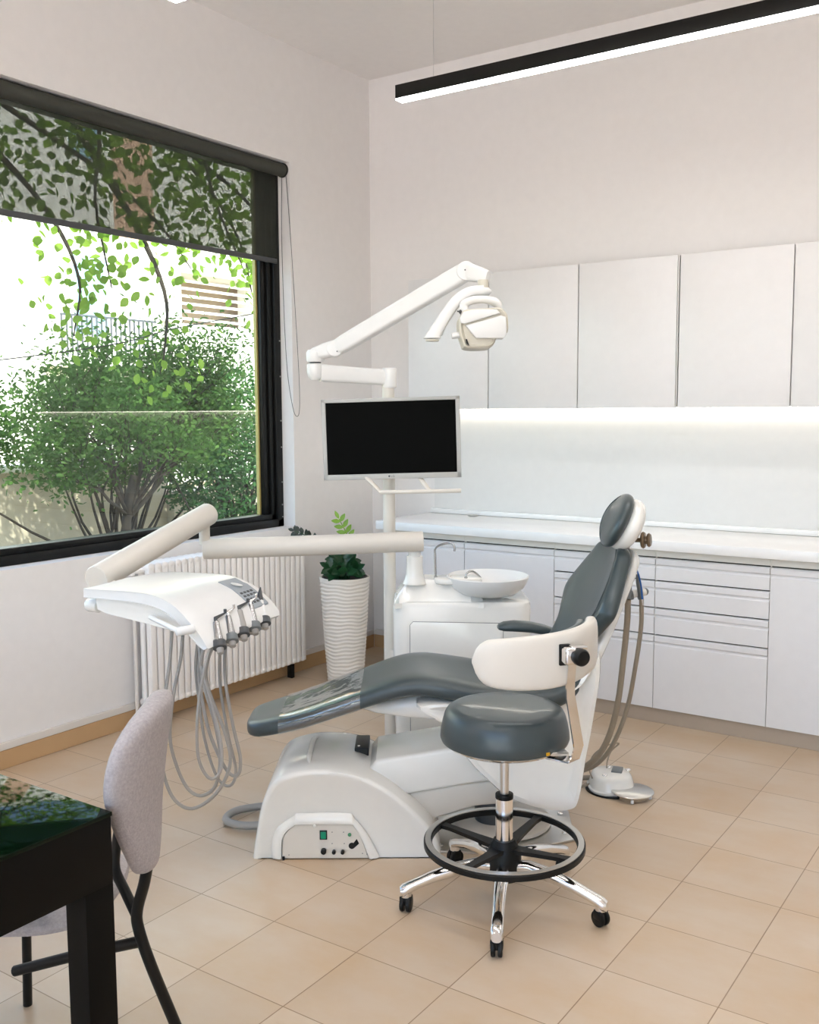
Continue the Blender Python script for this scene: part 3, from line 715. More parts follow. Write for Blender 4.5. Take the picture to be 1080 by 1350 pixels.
# yoke: from the knuckle sweeping down to the left
Y1 = [at(638, 383, 3.97), at(618, 386, 3.96), at(602, 397, 3.94), at(588, 416, 3.92), at(577, 434, 3.90), at(570, 446, 3.89)]
def yoke(bm):
    q = catmull(Y1, 5); rings = []; m = len(q)
    for i, c in enumerate(q):
        t = i/(m-1); d = (q[min(i+1, m-1)]-q[max(i-1, 0)]).normalized(); s = Vector((0, 1, 0)); z = s.cross(d).normalized()
        h = .020*(1-t)+.026*t if t < .75 else .0245+.012*(t-.75)/.25; w = .034*(1-t)+.030*t
        k_ = m-1-i
        if k_ < 4: z = Vector((-1, 0, .2*k_)).normalized(); h = (.034, .031, .028, .025)[k_]
        rings.append(supring(c, h, w, z, s, .6, 20))
    loft(rings)(bm)
obj('yoke', B(yoke, ell(K+Vector((0, 0, -.030)), (.033, .033, .018))), 'lampw', ol)
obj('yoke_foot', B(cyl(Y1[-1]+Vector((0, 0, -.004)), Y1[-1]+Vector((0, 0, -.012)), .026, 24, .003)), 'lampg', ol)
# lamp head
Hh = at(635, 425, 3.92)
obj('head_arch', B(tube([at(613, 413, 3.90), at(612, 402, 3.90), at(622, 396, 3.90), at(640, 395, 3.91), at(654, 399, 3.92), at(658, 408, 3.93)], [.018, .017, .015, .015, .017, .015], 16, 6, flat=1.3)), 'lampw', ol)
def headbody(bm):
    o = [at(*q, 3.90) for q in ((606, 418), (612, 411), (640, 409), (658, 408), (666, 416), (668, 425), (667, 440), (654, 447), (649, 456), (640, 461), (613, 461), (608, 454), (604, 440), (603, 425))]
    o = catmull([Vector((a.x, 0, a.z)) for a in o], 3, True); cx = sum(a.x for a in o)/len(o); cz = sum(a.z for a in o)/len(o)
    rings = [[Vector((cx+(a.x-cx)*s, y, cz+(a.z-cz)*s)) for a in o] for y, s in ((3.815, .80), (3.806, .90), (3.812, .97), (3.84, 1), (3.96, 1), (3.99, .95), (4.0, .85))]
    loft(rings)(bm)
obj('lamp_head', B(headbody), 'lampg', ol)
def visor(bm):
    o = [at(*q, 3.80) for q in ((614, 429), (636, 423), (660, 416), (667, 418), (668, 441), (664, 446), (628, 446), (620, 437))]
    prism([(a.x, a.z) for a in o], 3.792, 3.87, 'y', .004, 2)(bm)
obj('front_shield', B(visor), 'lampw', ol)
def cap(bm):
    o = [at(*q, 3.80) for q in ((606, 419), (611, 411), (630, 408), (655, 408), (660, 413), (632, 421), (613, 427), (608, 426))]
    prism([(a.x, a.z) for a in o], 3.795, 3.90, 'y', .004, 2)(bm)
obj('top_shield', B(cap), 'lampw', ol)
a_ = at(601, 443, 3.85)
obj('grip', B(cyl(a_+Vector((-.016, 0, 0)), a_+Vector((.02, 0, .004)), .012, 18, .003)), 'lampw', ol)
obj('vent', B(prism([(q.x, q.z) for q in (at(614, 447, 3.80), at(616, 447, 3.80), at(619, 456, 3.80), at(615, 452, 3.80))], 3.801, 3.82, 'y')), 'black', ol)
q = at(656, 408, 3.86); obj('lock_button', B(cyl(q+Vector((0, -.02, 0)), q+Vector((0, .0, 0)), .005, 10)), 'greydark', ol)
q = at(607, 411, 3.85); obj('side_joint', B(tube([q+Vector((-.012, 0, .002)), q+Vector((0, 0, 0)), q+Vector((.004, 0, -.016))], .003, 8), ell(q, (.006, .006, .008))), 'greydark', ol)

# ================================================================== DELIVERY ARM AND TRAY
dl = thing('instrument_delivery_unit', 'white instrument tray on a jointed tube arm left of the chair', 'dental instrument table', (-.8, 3.2, .85))
A0 = at(545, 716, 4.06); A0.z = .968; A0.x = .036
A1 = at(275, 724, 4.02)
obj('horizontal_arm', B(cyl(A1+Vector((-.02, 0, 0)), A0+Vector((.02, 0, 0)), .0415, 32, .004)), 'shell2', dl)
obj('arm_seat', B(cyl((.02, 4.08, .93), (.02, 4.08, .94), .03, 20)), 'shell2', dl)
PV = at(269.5, 700, 4.02)
obj('pivot_pin', B(cyl((PV.x, 4.02, A1.z+.02), (PV.x, 4.02, at(270, 680, 4.02).z), .022, 24)), 'shell2', dl)
T0 = at(274, 678, 4.02); T1 = at(128, 763, 3.30)
obj('sloping_arm', B(tube([T0+(T0-T1).normalized()*.012, T0, T1, T1-(T0-T1).normalized()*.005], [.036, .0455, .0455, .043], 32)), 'shell2', dl)
TA = R(-30); E1 = Vector((math.cos(TA), math.sin(TA), 0)); E2 = Vector((-math.sin(TA), math.cos(TA), 0)); T00 = Vector((-1.035, 3.108, 0))
def TP(u, w, z): return T00 + E1*u + E2*w + Vector((0, 0, z))
top_prof = [(0, .948), (.10, .952), (.20, .956), (.28, .955), (.34, .945), (.39, .925), (.44, .890), (.48, .855), (.505, .826), (.512, .812)]
bot_prof = [(.500, .806), (.48, .815), (.455, .835), (.41, .870), (.36, .900), (.30, .918), (.20, .925), (.10, .922), (0, .920)]
W_ = .385
def trayb(bm):
    pr = [(q.x, q.y) for q in catmull([(a, b, 0) for a, b in top_prof], 3)] + [(q.x, q.y) for q in catmull([(a, b, 0) for a, b in bot_prof], 3)]
    rings = []
    for w, s, dz in ((0.004, .96, 0), (0, .985, 0), (.006, 1, 0), (.06, 1, 0), (W_*.5, 1, .006), (W_-.06, 1, .004), (W_-.008, 1, 0), (W_, .985, 0), (W_-.004, .96, 0)):
        cz = .93
        fr = w/W_
        rings.append([TP(.25+(u-.25)*s*(1-.10*fr*(1 if u > .25 else 0)), w, cz+(z-cz)*s+dz+.030*fr*max(0, (u-.36))/.15) for u, z in pr])
    loft(rings)(bm)
obj('tray', B(trayb), 'lampw', dl)
def under(bm):
    pr = [(.03, .935), (.38, .920), (.43, .880), (.45, .850), (.43, .842), (.36, .846), (.25, .858), (.08, .872), (.04, .882)]
    rings = []
    for w, s in ((.02, .93), (.018, .98), (.03, 1), (.35, 1), (.362, .98), (.36, .93)):
        rings.append([TP(.24+(u-.24)*s, w, .88+(z-.88)*s) for u, z in pr])
    loft(rings)(bm)
obj('tray_underbody', B(under), 'shell', dl)
obj('rear_knob', B(cyl(TP(.02, .05, .885), TP(-.03, .05, .885), .022, 20, .004)), 'shell', dl)
obj('support_post', B(tube([TP(-.075, .17, .93), TP(-.06, .18, .90), TP(.06, .19, .89)], [.03, .03, .03], 16, 4)), 'shell2', dl)
h0 = at(199, 814, 2.95); h1 = at(237, 833, 2.80)
obj('brake_handle', B(tube([h0, h1], .0075, 12, roundcap=1), tube([h1+Vector((-.008, 0, 0)), h1+Vector((.035, .02, .004))], .013, 14, roundcap=.4)), 'lampw', dl)
# control membrane on the far top corner
def memb(bm):
    def S(u, w):
        for (a, za), (b, zb) in zip(top_prof, top_prof[1:]):
            if a <= u <= b: z = za+(zb-za)*(u-a)/(b-a); break
        fr = w/W_; return TP(.25+(u-.25)*(1-.10*fr), w, z+.0085+.030*fr*max(0, u-.36)/.15)
    n = 8; g = [[S(.33+.15*i/n, .27+.085*j/4) for j in range(5)] for i in range(n+1)]
    loft([[p_ + Vector((0, 0, o)) for p_, o in zip(r_ + r_[::-1], [0]*5 + [-.006]*5)] for r_ in g])(bm)
obj('control_keypad', B(memb), 'lcd', dl, label='grey membrane keypad')
def keys(bm):
    def S(u, w):
        for (a, za), (b, zb) in zip(top_prof, top_prof[1:]):
            if a <= u <= b: z = za+(zb-za)*(u-a)/(b-a); break
        fr = w/W_; return TP(.25+(u-.25)*(1-.10*fr), w, z+.0092+.030*fr*max(0, u-.36)/.15)
    for u in (.42, .435, .45, .463):
        for w in (.285, .302, .319, .336):
            c = S(u, w); obox(c, E1+Vector((0, 0, -.7)), E2, Vector((.7, 0, 1)), .004, .005, .0008)(bm)
obj('keypad_buttons', B(keys), 'greydark', dl)
def oled(bm):
    def S(u, w):
        for (a, za), (b, zb) in zip(top_prof, top_prof[1:]):
            if a <= u <= b: z = za+(zb-za)*(u-a)/(b-a); break
        fr = w/W_; return TP(.25+(u-.25)*(1-.10*fr), w, z+.0094+.030*fr*max(0, u-.36)/.15)
    c = S(.375, .312); lathe([(.001, 0), (.020, 0), (.020, .0012), (.001, .0012)], c, 20, (.25, 0, 1))(bm)
obj('keypad_display', B(oled), 'lampw', dl)
# holders and handpieces
hw = [.045, .11, .175, .24, .30]
names = ['grey-sleeved dental handpiece nearest the camera on the tray lip', 'second handpiece from the near end of the tray lip', 'middle handpiece of the five on the tray lip', 'fourth handpiece from the near end of the tray lip', 'handpiece with the raised grey tip by the keypad']
A_ = lambda L, ds: [at(x, y, d) for (x, y), d in zip(L, ds)]
loops = [
 [(286, 842), (275, 862), (266, 900), (260, 950), (262, 1000), (276, 1026), (290, 1018), (292, 985), (280, 930), (266, 880), (262, 842)],
 [(300, 836), (291, 850), (290, 900), (300, 965), (311, 1015), (303, 1036), (286, 1024), (270, 975), (262, 920), (258, 880), (261, 842)],
 [(309, 832), (298, 848), (297, 895), (307, 955), (317, 1000), (313, 1022), (298, 1014), (276, 965), (264, 905), (262, 870), (266, 840)],
 [(276, 846), (266, 868), (268, 900), (284, 956), (290, 1000), (284, 1036), (266, 1049), (248, 1040), (233, 1010), (224, 970), (229, 915), (238, 870), (241, 838)],
 [(291, 842), (274, 870), (274, 905), (298, 970), (303, 1010), (284, 1047), (254, 1066), (230, 1054), (216, 1020), (211, 970), (218, 915), (224, 870), (227, 832)]]
order = [0, 3, 4, 1, 2]
for k, w in enumerate(hw):
    fr = w/W_
    lo = TP(.525-.05*fr, w, .808+.03*fr); hi = lo+(E1*-.50+E2*.42+Vector((0, 0, .66)))*.10
    t = thing('dental_handpiece', names[k], 'dental handpiece', tuple(lo), 'V', 'handpieces on the tray lip')
    ax = (hi-lo).normalized()
    obj('sleeve', B(tube([lo-ax*.022, lo+ax*.012], [.010, .013], 16, roundcap=.3)), 'hose', t)
    obj('grip', B(tube([lo+ax*.010, lo+ax*.03, lo+ax*.06, lo+ax*.085], [.0125, .0135, .0115, .0095], 16, roundcap=.2)), 'faucet' if k in (0, 1, 3) else ('hose' if k == 2 else 'lampw'), t)
    if k == 4:
        tip = lo+ax*.135+E2*.012
        obj('tip', B(tube([lo+ax*.083, lo+ax*.10, tip], [.010, .010, .0025], 14)), 'greydark', t)
    else:
        tip = lo+ax*.10+E2*(.03 if k % 2 else .045)+Vector((0, 0, .008))
        obj('tip', B(tube([lo+ax*.083, lo+ax*.10, tip], [.0065, .006, .0028], 12), cyl(tip, tip+Vector((0, 0, .012)), .005, 12)), ('greydark' if k % 2 == 0 else 'chrome'), t)
    obj('holder', B(lathe([(.016, -.012), (.020, -.010), (.020, .012), (.016, .014)], lo+ax*.004, 20, ax, close=False)), 'grey' if k % 2 else 'greydark', t)
    lp = loops[order[k]]; n_ = len(lp)
    d0 = lo.y; pts_ = [lo-ax*.02]
    for i, q in enumerate(lp):
        f_ = i/(n_-1); d = d0*(1-f_) + (2.98 + .03*k)*f_ + .05*math.sin(PI*f_)*(1 if k % 2 else -1)
        if i < 2: d = d0
        pts_.append(at(*q, d))
    e = pts_[-1]
    obj('hose', B(tube(pts_, .0048 if k in (0, 3) else .0055, 8, 6)), 'hose', t)

# ================================================================== SUCTION HOLDER AND HOSES
so = thing('suction_holder', 'white bar holder with grey clips behind the chair backrest', 'suction holder', (.80, 3.62, .80))
sz = at(838, 783, 3.60)
obj('bar', B(cyl(at(815, 787, 3.58), at(851, 780, 3.62), .014, 18, .003), tube([at(815, 787, 3.58), at(800, 790, 3.56), (.70, 3.50, .80)], .012, 12, 4)), 'shell', so)
for q in (823, 832.5, 843): c = at(q, 784.5, 3.60); obj('clip', B(cyl(c+Vector((-.006, 0, -.001)), c+Vector((.006, 0, .001)), .0175, 20, .002)), 'grey', so)
obj('end_knob', B(ell(at(851, 780, 3.62), (.012, .014, .014))), 'grey', so)
def sucker(label, path, r, topp):
    t = thing('suction_handpiece', label, 'suction handpiece', tuple(topp[-1]), 'V', 'suction handpieces behind the chair')
    obj('handle', B(tube(topp, [r*.75, r*1.15, r*1.2, r], 14, 3)), 'grey', t)
    obj('hose', B(tube(path, r, 12, 6)), 'hose2', t)
    return t
p1 = [(828, 790), (827, 820), (822, 870), (815, 925), (805, 965), (792, 992), (776, 1008), (758, 1016), (735, 1020)]
p2 = [(846, 790), (845, 830), (836, 890), (828, 930), (816, 965), (803, 990), (786, 1008), (765, 1017), (742, 1021)]
def lay(L, a, b, c):
    out = []; n_ = len(L)
    for i, q in enumerate(L):
        f_ = i/(n_-1); out.append(at(*q, a*(1-f_)+b*f_ + c*math.sin(PI*f_)))
    return out
s1 = sucker('thicker beige suction hose hanging nearest the backrest', lay(p1, 3.56, 3.72, .0), .0115, [at(831, 757, 3.58), at(829, 768, 3.58), at(828, 778, 3.57), at(828, 790, 3.56)])
s2 = sucker('thinner beige suction hose hanging further right with blue tube', lay(p2, 3.58, 3.76, .0), .0085, [at(841, 757, 3.60), at(842, 768, 3.60), at(844, 778, 3.59), at(846, 790, 3.58)])
obj('blue_tube', B(tube([at(834, 741, 3.57), at(840, 752, 3.57), at(845, 770, 3.56), at(847, 790, 3.56)], [.0025, .003, .003, .0035], 8, 5)), 'blue', s2, label='thin blue tube')
obj('tip', B(tube([at(847, 789, 3.56), at(848, 798, 3.56)], [.003, .002], 8)), 'steel', s2)
obj('purple_tube', B(tube([at(829, 748, 3.57), at(832, 757, 3.57), at(835, 766, 3.57)], .0022, 8, 3)), 'blue', s1)

# ================================================================== FOOT CONTROL
fc = thing('foot_control', 'white dental foot pedal with steel disc on the floor', 'foot pedal', (.80, 3.80, 0))
def fbody(bm):
    c = Vector((.800, 3.84, 0)); ol_ = []
    for j in range(36):
        t = 2*PI*j/36; ct, st = math.cos(t), math.sin(t)
        ol_.append((math.copysign(abs(ct)**.75, ct)*.088, math.copysign(abs(st)**.75, st)*.095))
    loft([[c+Vector((a*s+dx, b*s, z)) for a, b in ol_] for z, s, dx in ((.003, 1.06, 0), (.014, 1.08, 0), (.018, 1.0, 0), (.05, .90, .0), (.062, .84, 0), (.068, .74, 0))])(bm)
obj('body', B(fbody), 'shell', fc)
obj('rubber_base', B(lathe([(.001, .0), (.105, 0), (.105, .006), (.001, .006)], (.80, 3.83, 0), 32)), 'black', fc)
obj('steel_disc', B(lathe([(.001, .030), (.078, .030), (.082, .027), (.082, .024), (.001, .024)], (.862, 3.745, 0), 40)), 'steel', fc)
obj('disc_skirt', B(lathe([(.001, .003), (.060, .003), (.068, .024), (.001, .024)], (.862, 3.745, 0), 36)), 'chrome', fc)
obj('disc_foot', B(cyl((.845, 3.672, .004), (.845, 3.672, .018), .006, 12, .002), cyl((.925, 3.715, .004), (.925, 3.715, .018), .006, 12, .002)), 'lampw', fc)
for a in ((.765, 3.80), (.870, 3.86), (.80, 3.895)): obj('button', B(ell((a[0], a[1], .068), (.011, .011, .006))), 'chrome', fc)
obj('rocker', B(obox((.825, 3.855, .068), (.9, -.3, 0), (.3, .9, 0), (0, 0, 1), .021, .030, .007, .003)), 'grey', fc)
obj('cable', B(tube([at(781, 1026, 3.80), at(777, 1012, 3.84), at(783, 995, 3.88), at(800, 983, 3.92), at(816, 980, 3.96), at(806, 990, 3.94), at(801, 1003, 3.90), at(800, 1012, 3.86)], .003, 8, 6)), 'hose2', fc)
obj('supply_hose', B(tube([(.745, 3.88, .03), (.69, 3.90, .02), (.62, 3.86, .018), (.54, 3.76, .018)], .010, 10, 5), tube([(.74, 3.86, .02), (.67, 3.82, .012), (.60, 3.80, .012), (.54, 3.74, .012)], .005, 8, 5)), 'hose2', fc)

# ================================================================== STOOL
SC = Vector((.283, 2.915, 0))
sx = thing('operator_stool', 'round dark teal stool with chrome five-star base and ring', 'stool', tuple(SC))
def stp(name, bm, m, label=None): return obj(name, bm, m, sx, label=label)
stp('seat', B(lathe([(.001, .512), (.180, .512), (.190, .517), (.194, .528), (.192, .550), (.187, .575), (.181, .596), (.174, .608), (.163, .615), (.145, .618), (.10, .619), (.001, .619)], SC, 64)), 'vinyl')
stp('seat_ring', B(lathe([(.001, .500), (.165, .500), (.176, .506), (.182, .516), (.184, .524), (.001, .524)], SC, 64)), 'chrome')
stp('gas_rod', B(cyl(SC+Vector((0, 0, .34)), SC+Vector((0, 0, .502)), .0135, 24)), 'steel')
stp('column_collar', B(cyl(SC+Vector((0, 0, .332)), SC+Vector((0, 0, .348)), .0275, 28, .003)), 'black')
stp('column', B(cyl(SC+Vector((0, 0, .14)), SC+Vector((0, 0, .336)), .0265, 32)), 'chrome')
stp('hub', B(lathe([(.001, .085), (.05, .085), (.055, .10), (.052, .165), (.04, .19), (.032, .205), (.028, .205), (.001, .204)], SC, 32)), 'black')
RR = .232; RZ = .195
def ringf(bm):
    rings = []
    for i in range(72):
        a = 2*PI*i/72; d = Vector((math.cos(a), math.sin(a), 0))
        rings.append([SC+d*(RR+p)+Vector((0, 0, RZ+q)) for p, q in ((.013, -.009), (.013, .005), (.009, .009), (-.009, .009), (-.012, .006), (-.012, -.009))])
    loft(rings, True)(bm)
fr_ = stp('foot_ring', B(ringf), 'black')
stp('foot_ring_top', B(lathe([(RR-.0085, RZ+.0085), (RR+.0085, RZ+.0085), (RR+.0085, RZ+.0115), (RR-.0085, RZ+.0115)], SC, 72, close=True)), 'steel', 'steel tread band')
for i in range(5):
    a = R(-35 + 90*i)
    d = Vector((math.cos(a), math.sin(a), 0))
    if i < 4:
        s_ = Vector((-d.y, d.x, 0))
        stp('spoke', B(loft([[SC+d*r_+s_*sg*w_+Vector((0, 0, z_+h)) for sg, h in ((-1, 0), (-1, .012), (1, .012), (1, 0))] for r_, w_, z_ in ((.03, .022, .172), (.10, .015, .178), (.19, .011, .186), (.225, .015, .188))])), 'black')
cast = [(.234-.283, 2.61-2.915), (.532-.283, 2.743-2.915), (.408-.283+.06, 3.2-2.915), (.182-.283, 3.214-2.915), (.012-.283, 2.859-2.915)]
for i in range(5):
    a = math.atan2(-.305, -.049) + 2*PI/5*i
    d = Vector((math.cos(a), math.sin(a), 0)); s_ = Vector((-d.y, d.x, 0)); Z = Vector((0, 0, 1))
    def leg(bm):
        rings = []
        for r_, z_, w_, h_ in ((.03, .118, .020, .024), (.08, .128, .021, .022), (.15, .120, .020, .019), (.22, .102, .018, .016), (.27, .084, .018, .015), (.295, .074, .019, .016), (.312, .066, .019, .018), (.322, .062, .014, .014)):
            rings.append(supring(SC+d*r_+Z*z_, w_, h_, s_, Z, .75, 20))
        loft(rings)(bm); cyl(SC+d*.303+Z*.048, SC+d*.303+Z*.068, .017, 20)(bm)
    lg_ = stp('leg', B(leg), 'chrome')
    c = SC+d*.303+Z*.0; rl = (s_*math.cos(.5*i)+d*math.sin(.5*i))
    obj('caster', B(cyl(c+rl*-.016+Z*.0245, c+rl*-.004+Z*.0245, .0245, 24, .003), cyl(c+rl*.004+Z*.0245, c+rl*.016+Z*.0245, .0245, 24, .003),
        obox(c+Z*.036, rl, rl.cross(Z), Z, .018, .014, .014, .004), cyl(c+Z*.03, c+Z*.062, .006, 12)), 'black', lg_)
# backrest bracket and panel
def strap(bm):
    path = [at(717, 996, 2.80), at(752, 1002, 2.76), at(758, 1000, 2.755), at(763, 985, 2.75), at(752, 918, 2.735), at(752, 900, 2.725), at(754, 875, 2.72)]
    q = path; rings = []; wd = [.018, .020, .020, .0185, .0165, .0165, .016]
    for i, c in enumerate(q):
        t = (q[min(i+1, 6)]-q[max(i-1, 0)]).normalized()
        s = Vector((.80, .60, 0)) if i > 1 else Vector((-.5, .86, 0)); s = (s - t*s.dot(t)).normalized(); n = t.cross(s)
        rings.append([c+s*a*wd[i]+n*b*.0025 for a, b in ((-1, -1), (1, -1), (1, 1), (-1, 1))])
    loft(rings)(bm)
stp('bracket', B(strap), 'chrome')
bk = [(.182, 2.732), (.215, 2.712), (.26, 2.704), (.33, 2.706), (.40, 2.722), (.46, 2.752), (.505, 2.80), (.528, 2.855), (.532, 2.91)]
bq = catmull([(a, b, 0) for a, b in bk], 4)
def panel(bm, off=0, th=.020, shrink=1.0):
    m = len(bq); rings = []
    for i, c in enumerate(bq):
        t = (bq[min(i+1, m-1)]-bq[max(i-1, 0)]).normalized(); n = Vector((t.y, -t.x, 0))
        f = i/(m-1); zt = .862+.036*min(1, f*1.25); zb = .752-.026*math.sin(min(1, f*1.3)*PI)
        rnd = (1-(1-min(1, (f+.002)/.14))**2)**.5; rnd2 = min(1, ((1-f)/.05+.05)**.5)
        hh = (zt-zb)/2*rnd*rnd2*shrink; cz = (zt+zb)/2
        rings.append(supring(Vector((c.x, c.y, cz))-n*(off), th, max(hh, .004), n, Vector((0, 0, 1)), .55, 28))
    loft(rings)(bm)
stp('backrest', B(lambda bm: panel(bm)), 'shell2')
stp('backrest_pad', B(lambda bm: panel(bm, .030, .016, .88)), 'vinyl')
kc = at(764, 866, 2.68)
nk = Vector((.45, -.89, 0))
cp = at(745, 864, 2.70)
stp('clamp_plate', B(obox(cp+Vector((0, .008, 0)), (.95, .3, 0), (-.3, .95, 0), (0, 0, 1), .016, .006, .030, .003)), 'black')
stp('clamp', B(obox(cp+Vector((.010, -.012, .002)), (.95, .3, 0), (-.3, .95, 0), (0, 0, 1), .018, .018, .024, .009, 4), obox(cp+Vector((.035, -.005, .024)), (.95, .3, 0), (-.3, .95, 0), (0, 0, 1), .024, .012, .005, .002)), 'chrome')
stp('knob_neck', B(cyl(kc-nk*.04, kc, .016, 20)), 'black')
stp('knob', B(lathe([(.001, -.012), (.021, -.012), (.024, -.008), (.024, .010), (.020, .016), (.001, .017)], kc+nk*.005, 32, nk)), 'black')
lv = at(735, 992, 2.79)
stp('seat_clamp', B(obox(lv, (.8, .3, -.08), (-.3, .95, 0), (0, 0, 1), .030, .016, .006, .002)), 'steel')
stp('sticker', B(obox(at(723, 995, 2.735)+Vector((0, .004, 0)), (.8, .55, 0), (-.5, .8, 0), (0, 0, 1), .006, .002, .004)), 'yellowsticker')

# ================================================================== PLANTER AND PLANT
PC = Vector((-.358, 5.40, 0))
def planter(bm):
    rings = []; n = 72; ht = .60; nz = 150
    for k in range(nz+1):
        z = ht*k/nz; f = k/nz; rb_ = .098+.040*f
        ring = []
        for j in range(n):
            th = 2*PI*j/n
            w = z*2*PI/.0205 + 1.3*math.sin(3*th+z*9) + .8*math.sin(7*th-z*14)
            ring.append(PC+Vector((math.cos(th), math.sin(th), 0))*(rb_+.0024*math.sin(w)*(1 if f < .97 else 0))+Vector((0, 0, z)))
        rings.append(ring)
    rings.append([PC+(p-PC)*1 for p in rings[-1]])
    for r_, z_ in ((.133, .603), (.128, .600), (.126, .57)): rings.append([PC+Vector((math.cos(2*PI*j/n)*r_, math.sin(2*PI*j/n)*r_, z_)) for j in range(n)])
    loft(rings)(bm)
po = thing('planter', 'tall tapered white planter with wavy ridges in the corner', 'planter', tuple(PC))
obj('pot', B(planter), 'pot', po, sharp=80)
obj('inner_pot', B(lathe([(.10, .571), (.122, .571), (.124, .604), (.119, .606), (.116, .59), (.10, .585)], PC, 40, close=True)), 'potin', po)
obj('soil', B(lathe([(.001, .574), (.117, .574), (.117, .583), (.001, .588)], PC, 32)), 'soil', po)
zz = thing('zz_plant', 'green ZZ plant with one pale new shoot in the white planter', 'plant', tuple(PC+Vector((0, 0, .58))))
def leaf(bm, base, dirv, up_, L, w, fold=.25):
    dirv = Vector(dirv).normalized(); s = dirv.cross(up_)
    if s.length < 1e-3: s = Vector((1, 0, 0))
    s.normalize(); n = s.cross(dirv)
    prof = [(0, .05), (.2, .7), (.45, 1), (.7, .8), (.9, .35), (1, .02)]
    L_, C_, R_ = [], [], []
    for t, k in prof:
        c = base+dirv*L*t-n*L*.12*t*t
        L_.append(bm.verts.new(c-s*w*k+n*w*k*fold)); C_.append(bm.verts.new(c)); R_.append(bm.verts.new(c+s*w*k+n*w*k*fold))
    for i in range(5):
        bm.faces.new([L_[i], C_[i], C_[i+1], L_[i+1]]); bm.faces.new([C_[i], R_[i], R_[i+1], C_[i+1]])
rnd = random.Random(5)
def frond(path, m, Ls, w, name, n=7, start=.25):
    q = catmull(path, 6)
    st_ = obj('stem', B(tube(path, [.006]+[.004]*(len(path)-2)+[.002], 8, 5)), 'leafd' if m != 'leafl' else 'leafl', zz)
    def f(bm):
        m_ = len(q)
        for k in range(n):
            t = start+(1-start)*k/(n-1); i = min(int(t*(m_-1)), m_-2); c = q[i]; tg = (q[i+1]-q[i]).normalized()
            sd = tg.cross(Vector((.15, -1, .1))).normalized()
            for sg in (-1, 1):
                leaf(bm, c, tg*.7+sd*sg+Vector((0, rnd.uniform(-.35, .15), 0)), Vector((0, -1, .3)), Ls*(1-.35*abs(t-.5)), w)
        leaf(bm, q[-1], (q[-1]-q[-2]), Vector((0, -1, .3)), Ls*.8, w*.8)
    obj(name, B(f), m, zz, smooth=True, sharp=80)
Pz = lambda x, y, d=5.4: at(x, y, d)
base = PC+Vector((0, 0, .58))
frond([base+Vector((-.0, 0, 0)), Pz(461, 735), Pz(462, 722), Pz(458, 706), Pz(447, 684)], 'leafl', .062, .013, 'leaves', 7, .45)
frond([base+Vector((-.03, 0, 0)), Pz(440, 742), Pz(425, 720, 5.35), Pz(405, 707, 5.3), Pz(388, 700, 5.3)], 'leafk', .045, .012, 'leaves', 8, .5)
for (x, y, d) in ((434, 748, 5.36), (442, 736, 5.42), (452, 733, 5.35), (463, 740, 5.40), (470, 750, 5.36), (448, 750, 5.28), (458, 752, 5.27), (440, 755, 5.30)):
    tp = Pz(x, y, d); mid = (base+tp)/2+Vector((0, 0, .01))
    frond([base+Vector(((tp.x-base.x)*.3, (tp.y-base.y)*.3, 0)), mid, tp], 'leafd', .075, .020, 'leaves', 4, .45)

# ================================================================== GREY CHAIR
gc = thing('side_chair', 'grey felt chair with black tube legs beside the black desk', 'chair', (-.75, 2.05, 0))
BD = 2.05
outl = [(190, 918), (212, 922), (230, 938), (238, 962), (236, 990), (228, 1030), (218, 1060), (210, 1095), (206, 1130), (200, 1141), (184, 1142), (176, 1128), (166, 1095), (154, 1050), (148, 1010), (151, 975), (160, 945), (172, 926)]
def gback(bm):
    o = [at(x, y, BD) for x, y in outl]; o = catmull([Vector((a.x, 0, a.z)) for a in o], 3, True)
    cx = sum(a.x for a in o)/len(o); cz = sum(a.z for a in o)/len(o)
    rings = []
    for k in range(-9, 10):
        f = k/9; r_ = (1-abs(f)**3.0)**.45 if abs(f) < 1 else .12
        r_ = max(r_, .12)
        ring = []
        for a in o:
            # thin section swept round the sitter: far rim slides left and back
            ring.append(Vector((cx+(a.x-cx)*r_ + .025*f*f - .012, BD+.028*f, cz+(a.z-cz)*r_)))
        rings.append(ring)
    loft(rings)(bm)
# padded shell: seen almost edge on, so it has its real width across the sitter
def gshell(bm):
    # centre line of the back in section (x, z), with half width across
    ax_ = Vector((-.03, 1, 0)).normalized()      # across the sitter
    fx = Vector((1, .03, 0))                    # away from the sitter
    cs = [(at(194, 1141, BD), .035, .018), (at(193, 1134, BD), .060, .025), (at(191, 1105, BD), .095, .030), (at(189, 1060, BD), .140, .034), (at(191, 1010, BD), .18, .037), (at(197, 965, BD), .18, .036), (at(203, 938, BD), .145, .033), (at(207, 925, BD), .095, .025), (at(208, 919, BD), .045, .012)]
    q = catmull([c for c, *_ in cs], 4); w = catmull([(b, t, 0) for _, b, t in cs], 4); rings = []
    for c, k in zip(q, w):
        ring = []
        for j in range(36):
            t = 2*PI*j/36; u = math.cos(t); v = math.sin(t); u2 = math.copysign(abs(u)**.85, u); v2 = math.copysign(abs(v)**.85, v)
            ring.append(Vector(c)+ax_*u2*k.x - fx*(.9*(u2*k.x)**2) + fx*v2*k.y)
        rings.append(ring)
    loft(rings)(bm)
obj('backrest', B(gshell), 'felt', gc)
tp_ = lambda L, d: [at(x, y, dd) for (x, y), dd in zip(L, d)]
obj('frame', B(tube(tp_([(195, 1138), (190, 1165), (181, 1200), (183, 1225), (200, 1275), (232, 1352), (262, 1425)], [2.04, 2.04, 2.05, 2.05, 2.06, 2.10, 2.14]), .0125, 14, 5)), 'black', gc)
obj('frame', B(tube(tp_([(160, 1080), (154, 1110), (152, 1145), (165, 1175), (180, 1207)], [2.14, 2.14, 2.13, 2.10, 2.06]), .0115, 14, 5)), 'black', gc)
